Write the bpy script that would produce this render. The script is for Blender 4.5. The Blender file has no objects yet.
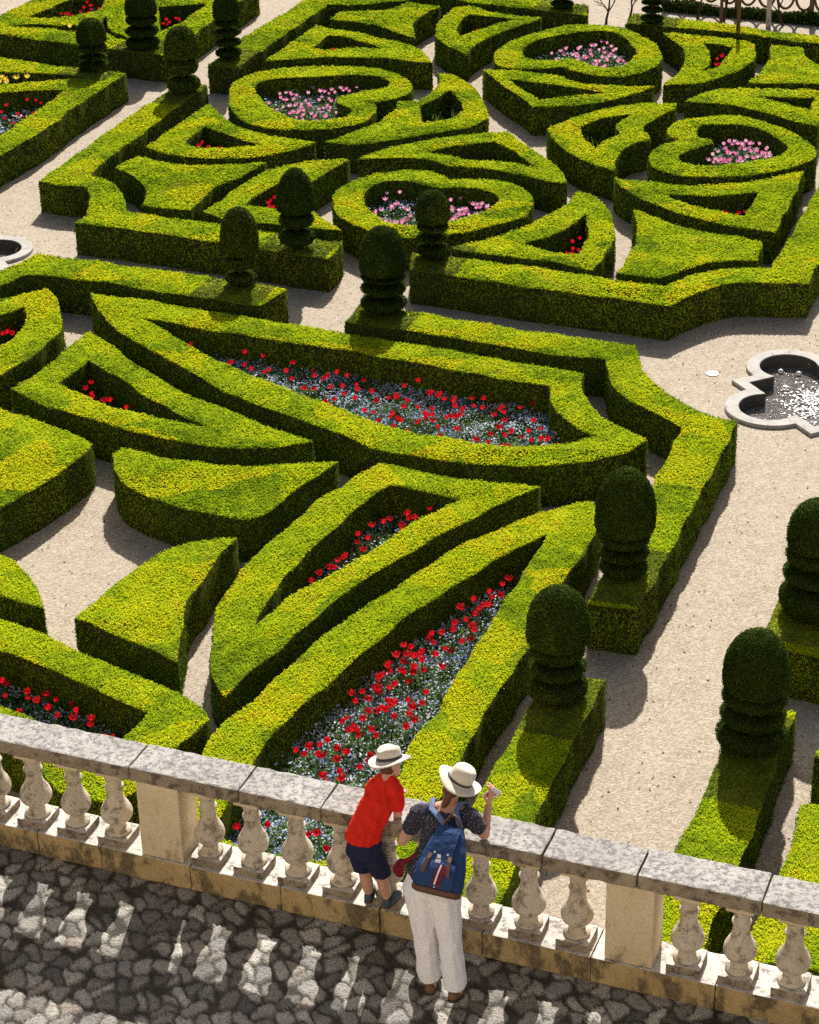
import bpy, bmesh, math, random
import numpy as np
from mathutils import Vector, Matrix
from mathutils.geometry import tessellate_polygon

random.seed(7)
RNG = np.random.default_rng(7)
sc = bpy.context.scene
COL = sc.collection
R = math.radians

# ----------------------------------------------------------------- frame of the place (metres)
GARDEN_Z = 0.0
TERRACE_Z = 4.0
CAM = Vector((0.0, 0.0, 14.0))
WALL_O = (-3.1457, 13.4999)          # where the balustrade's plinth meets the terrace
WALL_ROT = math.atan2(-0.36448, 0.93121)
SUN_EL, SUN_AZ = R(39.8), R(8.2)     # the sun stands beyond the garden, a little to the right

HEDGES = {
 'bA': dict(label='border hedge with a notched corner, beside the round fountain rim at left', h=0.6,
  outer=[(-4.463,44.04,1),(-4.71,43.345,0),(-5.282,41.985,0),(-5.811,40.428,0),(-6.615,38.111,1),(-6.188,37.898,0),(-5.735,37.738,0),(-5.597,37.337,0),(-5.518,36.744,0),(-5.532,36.344,0),(-5.676,35.96,1),(-4.149,35.318,0),(-3.164,34.872,0),(-1.248,33.98,1),(-1.023,34.785,1),(-1.446,34.903,0),(-3.223,35.738,0),(-4.225,36.168,0),(-4.828,36.451,1),(-4.915,36.869,0),(-5.082,37.645,0),(-5.353,38.108,0),(-5.697,38.394,1),(-5.618,38.867,0),(-4.651,41.673,0),(-4.23,42.901,0),(-3.93,43.763,1)],
  holes=[]),
 'bB': dict(label='straight border hedge rising diagonally to the top edge, dark pedestal end facing the cross path', h=0.6,
  outer=[(-4.006,45.132,1),(-3.406,44.91,1),(-3.189,45.536,0),(-1.604,49.722,1),(-1.021,49.634,0),(-0.27,49.831,0),(0.119,49.843,1),(0.493,50.42,1),(0.95,50.209,1),(1.599,49.675,0),(2.466,49.234,0),(3.274,48.795,0),(4.159,48.356,1),(4.282,49.177,1),(3.336,49.761,0),(1.659,50.768,0),(0.038,51.618,0),(-1.825,52.604,1),(-2.198,50.111,0),(-3.389,47.207,0)],
  holes=[]),
 'bD': dict(label='low straight border hedge in front of the wooden trellis at the upper right', h=0.6,
  outer=[(4.959,47.648,1),(6.3,47.111,0),(7.311,46.724,0),(7.994,46.25,0),(9.406,45.544,1),(9.515,46.137,1),(8.077,46.783,0),(7.49,47.218,0),(6.391,47.86,0),(5.236,48.437,1)],
  holes=[]),
 'bE': dict(label='long border hedge of the far garden, stepping in a concave curve beside the quatrefoil fountain', h=0.6,
  outer=[(0.083,33.464,1),(0.725,33.169,0),(1.839,32.661,0),(2.767,32.278,0),(4.092,31.718,1),(4.349,31.95,0),(4.654,32.236,0),(4.955,32.469,0),(5.36,32.601,0),(5.818,32.576,0),(6.41,32.493,1),(6.742,33.395,0),(7.444,35.186,1),(8.143,39.002,1),(7.331,36.883,0),(6.748,35.323,0),(5.94,33.197,1),(5.742,33.234,0),(5.253,33.218,0),(4.763,33.051,0),(4.412,32.81,0),(4.122,32.515,1),(3.327,32.87,0),(1.887,33.538,0),(0.739,33.974,0),(0.148,34.215,1)],
  holes=[]),
 'b1': dict(label='triangular hedge ring holding a few red tulips beside the left border of the far garden', h=0.6,
  outer=[(-3.822,42.527,1),(-4.333,41.236,0),(-4.819,39.923,1),(-4.316,39.459,0),(-3.756,39.219,0),(-3.14,39.169,0),(-2.683,39.219,0),(-2.022,39.599,0),(-1.621,39.996,1),(-2.277,40.322,0),(-2.854,40.725,0),(-3.263,41.202,0),(-3.532,41.742,0)],
  holes=[[(-3.817,41.085,1),(-3.974,40.606,0),(-4.116,40.082,1),(-3.858,39.832,0),(-3.177,39.788,0),(-2.602,39.885,1),(-3.06,40.231,0),(-3.463,40.692,0)]]),
 'b2': dict(label='solid four sided hedge block with concave ends, just inside the notched border hedge', h=0.6,
  outer=[(-5.292,38.769,1),(-4.953,39.431,1),(-4.51,39.059,0),(-3.559,38.793,0),(-2.515,38.933,1),(-2.94,38.152,0),(-3.386,37.541,0),(-3.716,36.435,1),(-4.264,36.593,0),(-4.606,36.79,1),(-4.546,37.299,0),(-4.655,37.74,0),(-4.934,38.347,0)],
  holes=[]),
 'b3': dict(label='triangular hedge ring just behind the egg shaped topiary, with red tulips half hidden', h=0.6,
  outer=[(-3.474,36.356,1),(-3.031,37.383,0),(-2.549,38.328,0),(-2.208,38.652,0),(-1.592,38.947,0),(-0.982,38.964,1),(-1.267,38.428,0),(-1.53,38.01,0),(-1.696,37.542,0),(-1.716,37.023,0),(-1.571,36.307,0),(-1.064,35.257,1),(-1.46,35.423,0),(-2.083,35.627,0),(-2.937,35.847,0)],
  holes=[[(-2.807,36.581,1),(-2.51,37.33,0),(-2.122,37.887,0),(-1.909,37.98,1),(-1.962,37.453,0),(-1.877,36.575,1),(-2.241,36.472,0)]]),
 'b4': dict(label='heart shaped hedge ring filled with pink tulips, leftmost of the four hearts', h=0.6,
  outer=[(-3.451,42.959,0),(-3.366,42.238,0),(-3.19,41.594,0),(-2.769,41.01,0),(-2.063,40.733,0),(-1.354,40.795,0),(-0.8,41.094,0),(-0.55,41.542,0),(-0.493,41.916,0),(-0.554,42.337,1),(-0.103,42.533,0),(0.245,43.169,0),(0.213,43.576,0),(0.054,43.998,0),(-0.347,44.543,0),(-0.908,44.838,0),(-2.214,44.86,0),(-2.956,44.559,0),(-3.374,44.032,0)],
  holes=[[(-2.941,43.796,0),(-2.433,44.104,0),(-1.428,44.193,0),(-0.831,44.234,0),(-0.447,44.123,0),(-0.193,43.672,0),(-0.255,43.405,0),(-0.498,43.221,0),(-1.039,42.925,0),(-1.296,42.745,1),(-1.249,42.352,0),(-1.047,42.113,0),(-0.945,41.851,0),(-1.057,41.513,0),(-1.288,41.342,0),(-1.852,41.336,0),(-2.232,41.592,0),(-2.59,42.16,0),(-2.82,42.804,0)]]),
 'b5': dict(label='pointed triangular hedge ring behind the leftmost heart, one red flower inside', h=0.6,
  outer=[(-2.842,45.336,1),(-2.365,46.638,0),(-1.854,47.974,1),(-1.548,47.72,0),(-0.906,47.38,0),(-0.337,46.794,0),(0.157,46.376,0),(0.532,45.699,0),(0.656,44.976,1),(0.271,45.112,0),(-0.147,45.316,0),(-0.759,45.448,0),(-1.267,45.55,0),(-1.985,45.529,0)],
  holes=[[(-1.536,47.192,1),(-1.879,46.262,1),(-1.597,46.092,0),(-1.094,46.167,0),(-0.337,46.112,1),(-0.768,46.596,0),(-1.15,47.009,0)]]),
 'b6': dict(label='solid hedge wedge with a concave right end near the top border', h=0.6,
  outer=[(-1.553,48.468,1),(-1.353,49.07,1),(-0.699,49.086,0),(-0.123,49.284,0),(0.186,49.726,1),(0.594,49.55,0),(0.917,49.355,1),(0.535,48.668,0),(0.327,48.121,0),(0.298,47.525,0),(0.355,46.819,1),(-0.01,47.234,0),(-0.47,47.869,0),(-0.993,48.222,0)],
  holes=[]),
 'b7': dict(label='triangular hedge ring at the top between a solid wedge and the farthest heart', h=0.6,
  outer=[(0.767,46.943,1),(0.881,48.079,0),(1.23,49.204,1),(1.586,49.278,0),(2.012,48.876,0),(2.649,48.423,0),(3.174,48.268,1),(2.832,47.85,0),(2.279,47.219,0),(1.789,46.559,0),(1.397,45.562,1),(1.025,46.237,0)],
  holes=[[(1.587,48.661,1),(2.068,48.394,0),(2.524,48.156,1),(2.096,47.754,0),(1.694,47.317,0),(1.286,46.827,1),(1.261,47.452,0),(1.335,48.085,0)]]),
 'b8': dict(label='heart shaped hedge ring filled with pink tulips, farthest of the four hearts', h=0.6,
  outer=[(1.983,45.424,0),(1.975,44.917,0),(2.152,44.548,0),(2.66,44.371,0),(3.162,44.462,0),(3.425,44.528,1),(3.499,44.269,0),(3.882,43.9,0),(4.36,43.763,0),(4.882,43.933,0),(5.378,44.565,0),(5.486,45.264,0),(5.459,45.985,0),(5.209,46.657,0),(4.855,47.339,0),(4.188,47.627,0),(3.647,47.589,0),(2.915,47.015,0),(2.348,46.404,0),(2.087,45.859,0)],
  holes=[[(2.595,45.563,0),(2.648,46.012,0),(3.102,46.615,0),(3.764,46.951,0),(4.409,47.137,0),(4.793,46.688,0),(4.988,45.75,0),(4.962,45.28,0),(4.698,44.614,0),(4.376,44.389,0),(4.072,44.453,0),(3.806,44.857,0),(3.557,45.048,0),(3.252,44.969,0),(2.846,45.049,0),(2.653,45.2,0)]]),
 'b9': dict(label='flowerless V shaped hedge ring with a twiggy bare face, below the farthest heart', h=0.6,
  outer=[(1.698,44.397,1),(2.151,44.365,0),(3.128,43.954,0),(3.593,43.421,0),(4.261,43.124,0),(5.09,43.066,1),(4.692,42.596,0),(4.22,42.237,0),(3.475,41.902,0),(2.609,41.884,1),(2.099,43.275,0)],
  holes=[[(2.156,43.781,1),(2.846,43.391,0),(3.473,43.099,0),(4.07,42.672,1),(3.524,42.532,0),(2.733,42.339,1)]]),
 'b10': dict(label='hedge ring with two red flower clumps close in front of the low trellis hedge', h=0.6,
  outer=[(5.711,46.906,1),(6.462,46.564,0),(7.199,46.234,0),(7.547,45.906,1),(7.391,44.857,0),(7.067,44.197,0),(6.42,43.481,0),(5.881,43.179,0),(5.285,43.086,1),(5.672,43.877,0),(5.902,44.634,0),(6,45.572,0)],
  holes=[[(6.464,46.008,1),(6.805,45.848,0),(7.076,45.686,1),(6.736,44.717,0),(6.52,44.236,0),(6.225,43.977,1),(6.473,44.837,0),(6.5,45.462,0)]]),
 'b11': dict(label='solid hedge block with curved sides at the upper right picture edge', h=0.6,
  outer=[(7.867,45.747,1),(8.174,45.635,0),(8.494,45.463,1),(8.463,44.88,0),(8.632,44.254,0),(9.092,43.843,1),(8.918,42.9,1),(8.195,43.017,0),(7.598,43.059,0),(7,43.101,1),(7.412,43.962,0),(7.71,44.827,0)],
  holes=[]),
 'b12': dict(label='slender hedge ring without flowers behind the rightmost heart', h=0.6,
  outer=[(5.611,42.045,1),(5.942,42.444,0),(6.419,42.74,0),(6.912,42.773,0),(7.542,42.702,0),(8.393,42.537,1),(7.925,40.303,1),(7.461,40.727,0),(7.065,41.217,0),(6.643,41.591,0),(6.202,41.844,0),(5.881,41.898,0)],
  holes=[[(6.89,42.274,1),(7.454,42.145,0),(8.177,42.095,1),(7.949,41.283,1),(7.724,41.505,0),(7.414,41.889,0)]]),
 'b13': dict(label='heart shaped hedge ring filled with pink tulips, rightmost of the four hearts', h=0.6,
  outer=[(5.064,40.282,0),(5.176,40.642,0),(5.506,40.919,0),(6.099,41.071,0),(6.648,40.948,0),(7.09,40.442,0),(7.486,39.761,0),(7.644,39.114,0),(7.609,38.697,0),(7.48,38.371,0),(7.017,37.995,0),(6.351,37.681,0),(5.633,37.565,0),(4.994,37.728,0),(4.6,38.147,0),(4.518,38.626,0),(4.598,38.963,0),(4.87,39.362,0),(5.125,39.629,0),(5.23,39.721,1),(5.064,39.919,0)],
  holes=[[(5.578,40.099,0),(5.69,40.45,0),(6.127,40.579,0),(6.576,40.452,0),(6.964,39.948,0),(7.158,39.145,0),(7.127,38.954,0),(6.842,38.612,0),(6.366,38.37,0),(5.856,38.243,0),(5.363,38.23,0),(5.079,38.452,0),(5.068,38.725,0),(5.345,39.125,0),(5.831,39.438,1),(5.815,39.624,0),(5.609,39.807,0)]]),
 'b14': dict(label='hedge ring with tall green leaves and no blooms, left of the rightmost heart', h=0.6,
  outer=[(2.801,40.521,1),(3.423,41.25,0),(4.257,41.785,0),(4.845,41.962,0),(5.428,41.897,1),(5.276,41.432,0),(4.916,40.989,0),(4.628,40.521,0),(4.618,40.162,0),(4.669,39.804,0),(4.285,39.48,0),(4.015,39,0),(3.84,37.999,1),(3.552,38.344,0),(3.162,38.981,0),(2.852,39.864,0)],
  holes=[[(3.397,40.566,1),(3.877,41.028,0),(4.487,41.328,1),(4.131,40.638,0),(4.123,40.046,1),(3.81,39.714,0),(3.596,39.295,1),(3.466,39.765,0)]]),
 'b15': dict(label='hedge ring with a long pointed tail curving round the leftmost heart, few green leaves inside', h=0.6,
  outer=[(-1.459,39.968,1),(-0.86,40.593,0),(-0.393,41.233,0),(-0.119,41.891,0),(-0.057,42.4,1),(0.361,42.469,0),(0.714,43.203,0),(0.81,43.876,0),(0.788,44.294,1),(1.102,44.062,0),(1.426,43.355,0),(1.615,42.48,0),(1.701,41.204,1),(1.248,40.684,0),(0.542,40.358,0),(-0.164,40.043,0),(-0.851,39.841,0)],
  holes=[[(0.365,42.081,1),(0.742,42.606,0),(1.015,43.116,1),(1.156,42.447,0),(1.233,41.736,1),(1.025,41.311,0),(0.789,41.16,0),(0.389,41.027,1)]]),
 'b16': dict(label='long two armed hedge ring arching over the nearest heart, sparse leaves inside', h=0.6,
  outer=[(-0.815,38.982,1),(-0.391,39.436,0),(0.301,39.872,0),(0.994,40.185,0),(2.01,40.375,1),(2.376,39.454,0),(2.68,38.676,0),(2.908,38.003,0),(2.918,37.4,1),(2.691,37.483,0),(2.282,37.827,0),(1.702,38.187,0),(1.173,38.406,0),(0.856,38.514,0),(0.514,38.836,0),(0.064,39.01,0),(-0.39,39.011,0)],
  holes=[[(0.476,39.295,1),(1.031,39.61,0),(1.758,39.847,1),(2.048,39.263,0),(2.461,38.281,1),(1.962,38.649,0),(1.433,38.755,0),(1.231,38.768,0),(0.961,38.987,0)]]),
 'b17': dict(label='heart shaped hedge ring with pink tulips directly behind two topiaries, nearest of the four hearts', h=0.6,
  outer=[(-1.25,36.791,0),(-1.21,37.147,0),(-0.964,37.708,0),(-0.521,38.109,0),(0.058,38.301,0),(0.503,38.208,0),(0.758,37.868,0),(0.818,37.726,1),(1.153,37.79,0),(1.679,37.672,0),(1.819,37.589,0),(2.157,37.201,0),(2.268,36.679,0),(2.239,36.193,0),(2.118,35.889,0),(1.808,35.567,0),(1.508,35.344,0),(1.064,35.085,0),(0.612,34.947,0),(0.004,34.912,0),(-0.401,35.076,0),(-0.83,35.529,0),(-1.131,36.082,0)],
  holes=[[(-0.687,36.858,0),(-0.602,37.422,0),(-0.298,37.72,0),(0.053,37.773,0),(0.4,37.492,0),(0.7,37.29,1),(0.966,37.358,0),(1.351,37.219,0),(1.646,36.922,0),(1.694,36.612,0),(1.528,36.236,0),(1.169,35.896,0),(0.835,35.672,0),(0.243,35.466,0),(-0.179,35.558,0),(-0.472,35.994,0),(-0.648,36.366,0)]]),
 'b18': dict(label='pointed hedge ring with red tulips, to the right of the nearest heart', h=0.6,
  outer=[(0.768,34.429,1),(1.468,34.827,0),(1.978,35.221,0),(2.365,35.703,0),(2.833,36.342,0),(3.097,37.008,1),(3.448,36.557,0),(3.579,35.631,0),(3.543,34.814,0),(3.352,34.045,0),(3.043,33.255,1),(2.434,33.661,0),(1.851,33.911,0),(1.256,34.106,0),(0.962,34.236,0)],
  holes=[[(1.963,34.475,1),(2.464,34.863,0),(2.831,35.266,0),(3.149,35.837,1),(3.144,35.248,0),(3.076,34.618,0),(2.862,33.97,1),(2.584,34.031,0)]]),
 'b19': dict(label='triangular hedge ring with red tulips directly in front of the rightmost heart', h=0.6,
  outer=[(3.801,37.679,1),(4.434,37.375,0),(5.142,37.174,0),(5.808,37.238,0),(6.488,37.438,0),(7.228,37.809,1),(6.887,36.653,0),(6.557,35.693,0),(6.243,34.783,1),(5.709,35.05,0),(5.139,35.418,0),(4.58,35.988,0),(4.172,36.564,0),(3.899,37.198,0)],
  holes=[[(4.584,36.794,1),(5.078,36.661,0),(5.636,36.627,0),(6.276,36.752,1),(6.057,36.148,0),(5.849,35.569,1),(5.485,35.821,0),(5.017,36.161,0),(4.718,36.48,0)]]),
 'b20': dict(label='solid four sided hedge block with a scalloped front beside the stepped border hedge', h=0.6,
  outer=[(3.996,36.023,1),(4.466,35.434,0),(4.69,35.157,0),(5.072,34.898,0),(5.56,34.59,0),(5.96,34.359,1),(5.769,33.525,1),(5.382,33.56,0),(4.962,33.465,0),(4.573,33.213,0),(4.078,32.833,1),(3.431,33.125,1),(3.745,34.009,0),(3.931,34.791,0),(3.976,35.487,0)],
  holes=[]),
 'c1': dict(label='fan shaped hedge ring at the left edge holding yellow and red tulips', h=0.6,
  outer=[(-9.92,46.664,1),(-8.524,46.01,0),(-7.129,45.284,0),(-6.62,45.075,0),(-6.244,44.899,0),(-5.702,44.663,1),(-6.405,42.729,0),(-6.979,40.863,0),(-7.536,39.608,0),(-8.29,37.527,1)],
  holes=[[(-9.148,45.284,1),(-8.365,44.979,0),(-7.317,44.777,0),(-6.432,44.546,1),(-7.248,44.263,0),(-8.229,44.098,0),(-8.922,43.941,1)],[(-8.796,43.194,1),(-7.663,43.65,0),(-6.812,43.625,1),(-7.488,41.445,0),(-8.17,39.477,1)]]),
 'c2': dict(label='hedge parterre in the top left corner with hedge compartments of red and yellow tulips', h=0.6,
  outer=[(-9.413,48.178,1),(-8.802,47.815,0),(-7.856,47.299,0),(-7.041,46.877,0),(-5.845,46.291,0),(-4.956,45.928,1),(-4.453,47.607,0),(-4.104,48.745,0),(-3.285,51.164,1),(-3.663,52.473,1),(-7.734,52.526,1),(-8.499,50.607,0),(-9.043,49.372,0)],
  holes=[[(-8.695,48.493,1),(-8.255,48.613,0),(-7.674,48.447,0),(-7.211,48.493,1),(-7.141,47.927,0),(-7.702,48.16,0),(-8.281,48.332,0)],[(-8.394,49.115,1),(-7.763,50.341,0),(-7.434,51.05,1),(-6.812,50.912,1),(-6.843,49.663,0),(-7.303,49.238,0),(-7.824,49.071,0)],[(-5.497,49.77,1),(-4.891,49.893,0),(-4.354,50.065,1),(-4.886,48.438,0),(-5.273,47.787,1)],[(-6.704,48.944,1),(-6.544,48.121,0),(-6.287,47.392,0),(-5.906,47.092,1),(-5.952,47.328,0),(-6.317,47.865,0),(-6.502,48.439,0),(-6.603,49.143,1)]]),
 'f1': dict(label='straight border hedge at left with a bent end and a topiary on its right end', h=0.63,
  outer=[(-7.16,33.02,1),(-6.617,33.677,0),(-6.316,34.079,0),(-6.126,34.451,1),(-3.317,33.319,0),(-1.896,32.672,1),(-2.261,31.989,1),(-2.809,32.217,0),(-3.906,32.652,0),(-4.958,33.153,0),(-6.122,33.532,1),(-6.526,33.082,0),(-7.046,32.349,1)],
  holes=[]),
 'f2': dict(label='largest leaf shaped hedge ring, around the long bed of red tulips and pale blue flowers', h=0.63,
  outer=[(-5.017,32.651,1),(-4.249,32.381,0),(-3.685,32.126,0),(-3.032,31.785,0),(-2.287,31.472,0),(-1.528,31.139,0),(-0.818,30.795,0),(-0.08,30.455,0),(0.538,30.2,0),(1.328,29.794,0),(1.924,29.498,0),(2.565,29.208,1),(2.517,28.715,0),(2.558,28.248,0),(2.718,27.72,0),(2.961,27.395,0),(3.285,27.003,1),(2.952,26.606,0),(2.607,26.441,0),(2.269,26.308,0),(1.773,26.254,0),(1.28,26.3,0),(0.88,26.36,0),(0.225,26.582,0),(-0.403,26.824,0),(-0.673,27.082,0),(-1.065,27.477,0),(-1.698,28.021,0),(-2.501,28.702,0),(-3.077,29.411,0),(-3.748,30.237,0),(-4.343,31.041,0),(-4.823,31.986,0)],
  holes=[[(-4.142,31.642,1),(-3.622,31.382,0),(-3.013,31.083,0),(-2.557,30.886,0),(-1.499,30.454,0),(-0.689,30.098,0),(-0.197,29.854,0),(0.736,29.395,0),(1.226,29.139,0),(2.055,28.773,1),(2.039,28.274,0),(2.177,27.785,0),(2.381,27.343,0),(2.569,27.146,1),(2.151,26.94,0),(1.647,26.85,0),(1.253,26.883,0),(0.802,27.059,0),(0.136,27.337,0),(-0.372,27.634,0),(-0.716,27.957,0),(-1.243,28.428,0),(-1.585,28.738,0),(-2.441,29.556,0),(-3.026,30.2,0),(-3.361,30.644,0),(-3.796,31.205,0)]]),
 'f3': dict(label='triangular hedge ring at left with a small cluster of red tulips in its left corner', h=0.63,
  outer=[(-4.865,31.122,1),(-5.154,30.39,0),(-5.444,29.566,0),(-5.762,29.075,1),(-5.11,28.418,0),(-4.546,28.078,0),(-3.989,27.689,0),(-3.446,27.354,0),(-2.906,27.147,0),(-2.223,26.958,0),(-1.726,27.008,0),(-1.312,27.174,1),(-2.097,27.756,0),(-2.609,28.263,0),(-3.164,28.735,0),(-3.508,29.205,0),(-4.048,29.935,0),(-4.476,30.582,0)],
  holes=[[(-4.726,30.013,1),(-4.283,29.472,0),(-3.746,28.72,0),(-3.215,28.128,0),(-2.742,27.63,1),(-3.487,28.01,0),(-4.052,28.287,0),(-4.433,28.592,0),(-5.079,29.249,1)]]),
 'f4': dict(label='half oval hedge ring cut by the left picture edge, red tulips and blue flowers inside', h=0.63,
  outer=[(-6.872,32.258,1),(-6.43,32.463,0),(-5.75,32.883,1),(-5.542,32.472,0),(-5.372,31.775,0),(-5.311,31.184,0),(-5.432,30.714,0),(-5.556,30.367,0),(-5.78,29.889,0),(-5.982,29.557,0),(-6.351,29.122,1)],
  holes=[[(-6.628,31.723,1),(-6.338,31.866,0),(-6,32.19,1),(-5.913,31.697,0),(-5.926,31.139,0),(-6.143,30.601,0),(-6.396,30.299,1)]]),
 'f5': dict(label='solid broad hedge block cut by the left picture edge above the open gravel', h=0.63,
  outer=[(-6.468,28.956,1),(-5.811,28.452,0),(-5.225,27.997,0),(-4.689,27.567,0),(-4.359,27.225,1),(-4.435,26.869,0),(-4.62,26.508,0),(-4.884,26.021,0),(-5.122,25.649,0),(-5.339,25.39,0),(-5.78,24.917,1)],
  holes=[]),
 'f6': dict(label='small rounded hedge end poking in at the left picture edge below the open gravel', h=0.63,
  outer=[(-5.689,24.382,1),(-5.145,24.133,0),(-4.929,23.912,0),(-4.654,23.476,0),(-4.497,23.104,0),(-4.406,22.767,1),(-4.726,22.946,0),(-4.985,23.1,0),(-5.503,23.291,1)],
  holes=[]),
 'f7': dict(label='broad hedge ring with orange tinged tips just behind the left part of the stone balustrade', h=0.63,
  outer=[(-5.421,22.809,1),(-4.895,22.517,0),(-4.614,22.381,0),(-4.258,22.094,0),(-3.845,21.767,0),(-3.469,21.452,0),(-2.99,21.109,0),(-2.637,20.815,0),(-2.372,20.57,0),(-2.23,20.292,1),(-2.539,19.827,1),(-2.794,19.145,0),(-3.167,18.711,1),(-3.723,18.998,0),(-4.254,19.757,0),(-4.981,20.229,1)],
  holes=[[(-5.173,22.041,1),(-4.789,21.826,0),(-4.384,21.57,0),(-3.982,21.288,0),(-3.612,20.987,0),(-3.251,20.685,0),(-2.941,20.44,1),(-3.127,20.023,0),(-3.29,19.627,1),(-3.865,20.089,0),(-4.399,20.526,0),(-4.996,20.978,1)]]),
 'f8': dict(label='solid hedge block with rounded left end and sharp right tip, beside open gravel', h=0.63,
  outer=[(-4.043,26.903,1),(-3.926,27.087,0),(-3.394,26.781,0),(-2.863,26.576,0),(-2.364,26.463,0),(-1.704,26.471,0),(-0.93,26.516,1),(-1.357,25.933,0),(-1.661,25.42,0),(-1.895,25.03,0),(-2.052,24.928,0),(-2.173,24.933,0),(-2.592,25.102,0),(-2.99,25.313,0),(-3.451,25.642,0),(-3.742,25.969,0),(-3.946,26.388,0)],
  holes=[]),
 'f9': dict(label='solid wedge shaped hedge block standing free on the gravel in the lower left', h=0.63,
  outer=[(-3.996,22.529,1),(-3.741,23.104,0),(-3.439,23.628,0),(-3.135,24.104,0),(-2.698,24.383,0),(-2.424,24.45,0),(-2.208,24.414,1),(-2.355,24.047,0),(-2.584,23.266,0),(-2.698,22.862,0),(-2.72,22.535,0),(-2.709,21.965,0),(-2.693,21.492,1),(-3.209,21.923,0),(-3.615,22.24,0)],
  holes=[]),
 'f10': dict(label='slim triangular hedge ring with a thin row of red tulips in the near garden', h=0.63,
  outer=[(-0.402,26.411,1),(-0.694,26.062,0),(-1.164,25.398,0),(-1.683,24.431,0),(-1.908,24.038,0),(-2.146,23.42,0),(-2.279,22.893,0),(-2.344,22.385,0),(-2.328,21.779,0),(-2.298,21.337,0),(-2.234,20.996,0),(-2.109,20.743,1),(-1.748,21.423,0),(-1.564,21.676,0),(-1.24,22.222,0),(-0.907,22.812,0),(-0.621,23.233,0),(-0.279,23.626,0),(0.251,24.255,0),(0.785,24.778,0),(1.448,25.435,0),(1.736,25.651,1),(1.465,25.761,0),(0.763,25.879,0),(0.376,26.042,0),(-0.041,26.296,0)],
  holes=[[(-0.223,25.809,1),(0.274,25.544,0),(0.702,25.387,1),(0.264,24.975,0),(-0.087,24.586,0),(-0.396,24.153,0),(-0.761,23.71,0),(-1.27,23.148,0),(-1.497,22.908,0),(-1.687,22.586,0),(-1.831,22.252,1),(-1.817,22.568,0),(-1.627,23.129,0),(-1.383,23.799,0),(-1.087,24.392,0),(-0.73,25.088,0),(-0.4,25.646,0)]]),
 'f11': dict(label='long tapering hedge ring around the bed of red tulips right behind the two people', h=0.63,
  outer=[(2.396,25.211,1),(2.117,25.168,0),(1.692,24.953,0),(1.3,24.659,0),(0.883,24.332,0),(0.392,23.837,0),(0.085,23.449,0),(-0.186,23.103,0),(-0.567,22.633,0),(-1.007,22.054,0),(-1.277,21.599,0),(-1.488,21.22,0),(-1.715,20.769,0),(-2.043,20.284,0),(-2.266,19.721,0),(-2.409,18.95,0),(-2.527,17.92,1),(-2.323,17.268,1),(-0.849,16.985,0),(-0.169,17.353,1),(0.09,18.164,0),(0.253,18.677,0),(0.5,19.436,0),(0.674,19.997,0),(0.857,20.467,0),(0.966,20.789,0),(1.183,21.264,0),(1.845,23.13,0),(2.046,23.615,0),(2.283,24.167,0),(2.44,24.824,1)],
  holes=[[(1.742,24.347,1),(1.328,24.001,0),(0.799,23.419,0),(0.309,22.833,0),(0.014,22.493,0),(-0.334,21.97,0),(-0.697,21.381,0),(-0.926,21.008,0),(-1.342,20.355,0),(-1.517,20.021,0),(-1.66,19.661,0),(-1.885,18.931,0),(-2.075,18.206,1),(-1.568,17.837,0),(-0.865,17.731,0),(-0.448,18.183,1),(-0.151,19.232,0),(-0.047,19.687,0),(0.121,20.083,0),(0.315,20.487,0),(0.462,20.986,0),(0.799,21.824,0),(1.081,22.636,0),(1.386,23.394,0),(1.582,23.914,0)]]),
 'f12': dict(label='border hedge of the near garden, bending in a concave curve opposite the quatrefoil fountain', h=0.63,
  outer=[(-0.917,31.301,1),(-0.01,30.906,0),(0.586,30.646,0),(1.114,30.393,0),(1.933,30,0),(2.961,29.664,1),(2.935,29.214,0),(2.953,28.762,0),(3.093,28.426,0),(3.359,27.972,0),(3.779,27.356,1),(3.535,26.548,0),(3.188,25.585,0),(2.626,24.074,0),(2.101,22.617,1),(2.676,22.407,1),(3.407,24.327,0),(4.587,27.492,1),(4.316,27.681,0),(4.007,27.973,0),(3.665,28.563,0),(3.479,29.116,0),(3.435,29.759,0),(3.425,30.173,1),(2.23,30.651,0),(1.142,31.13,0),(0.08,31.682,0),(-0.708,32.006,1)],
  holes=[]),
 'f13': dict(label='short straight hedge carrying a domed topiary, right behind the woman between two narrow paths', h=0.63,
  outer=[(1.498,21.124,1),(2.172,20.93,1),(1.734,19.764,0),(1.354,18.726,0),(1.181,18.262,0),(0.794,16.93,1),(0.071,17.032,1),(0.444,18.152,0),(0.731,18.963,0),(1.286,20.41,0)],
  holes=[]),
 'f14': dict(label='straight hedge carrying a domed topiary with see-through gaps, behind the right pier of the balustrade', h=0.63,
  outer=[(3.528,20.405,1),(4.188,20.219,1),(3.936,19.52,0),(3.35,17.916,0),(3.117,17.321,0),(2.496,15.848,1),(1.819,16.011,1),(2.595,17.76,0),(3.07,18.879,0),(3.245,19.442,0)],
  holes=[]),
 'f15': dict(label='hedge at the right picture edge under the rightmost topiary', h=0.63,
  outer=[(3.976,21.631,1),(4.8,21.207,1),(6.475,24.511,1),(6.18,26.82,1),(5.098,24.254,0),(4.421,22.686,0)],
  holes=[]),
 'f16': dict(label='hedge corner behind the balustrade in the lower right corner of the picture', h=0.63,
  outer=[(3.989,18.514,1),(4.625,18.261,1),(3.7,15.88,1),(2.942,16.074,1),(3.55,17.267,0)],
  holes=[]),
 'f17': dict(label='sliver of a clipped hedge at the right picture edge beside a topiary shadow', h=0.63,
  outer=[(4.254,19.33,1),(4.793,19.125,1),(5.012,19.699,1),(4.48,19.854,1)],
  holes=[]),
}
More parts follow.
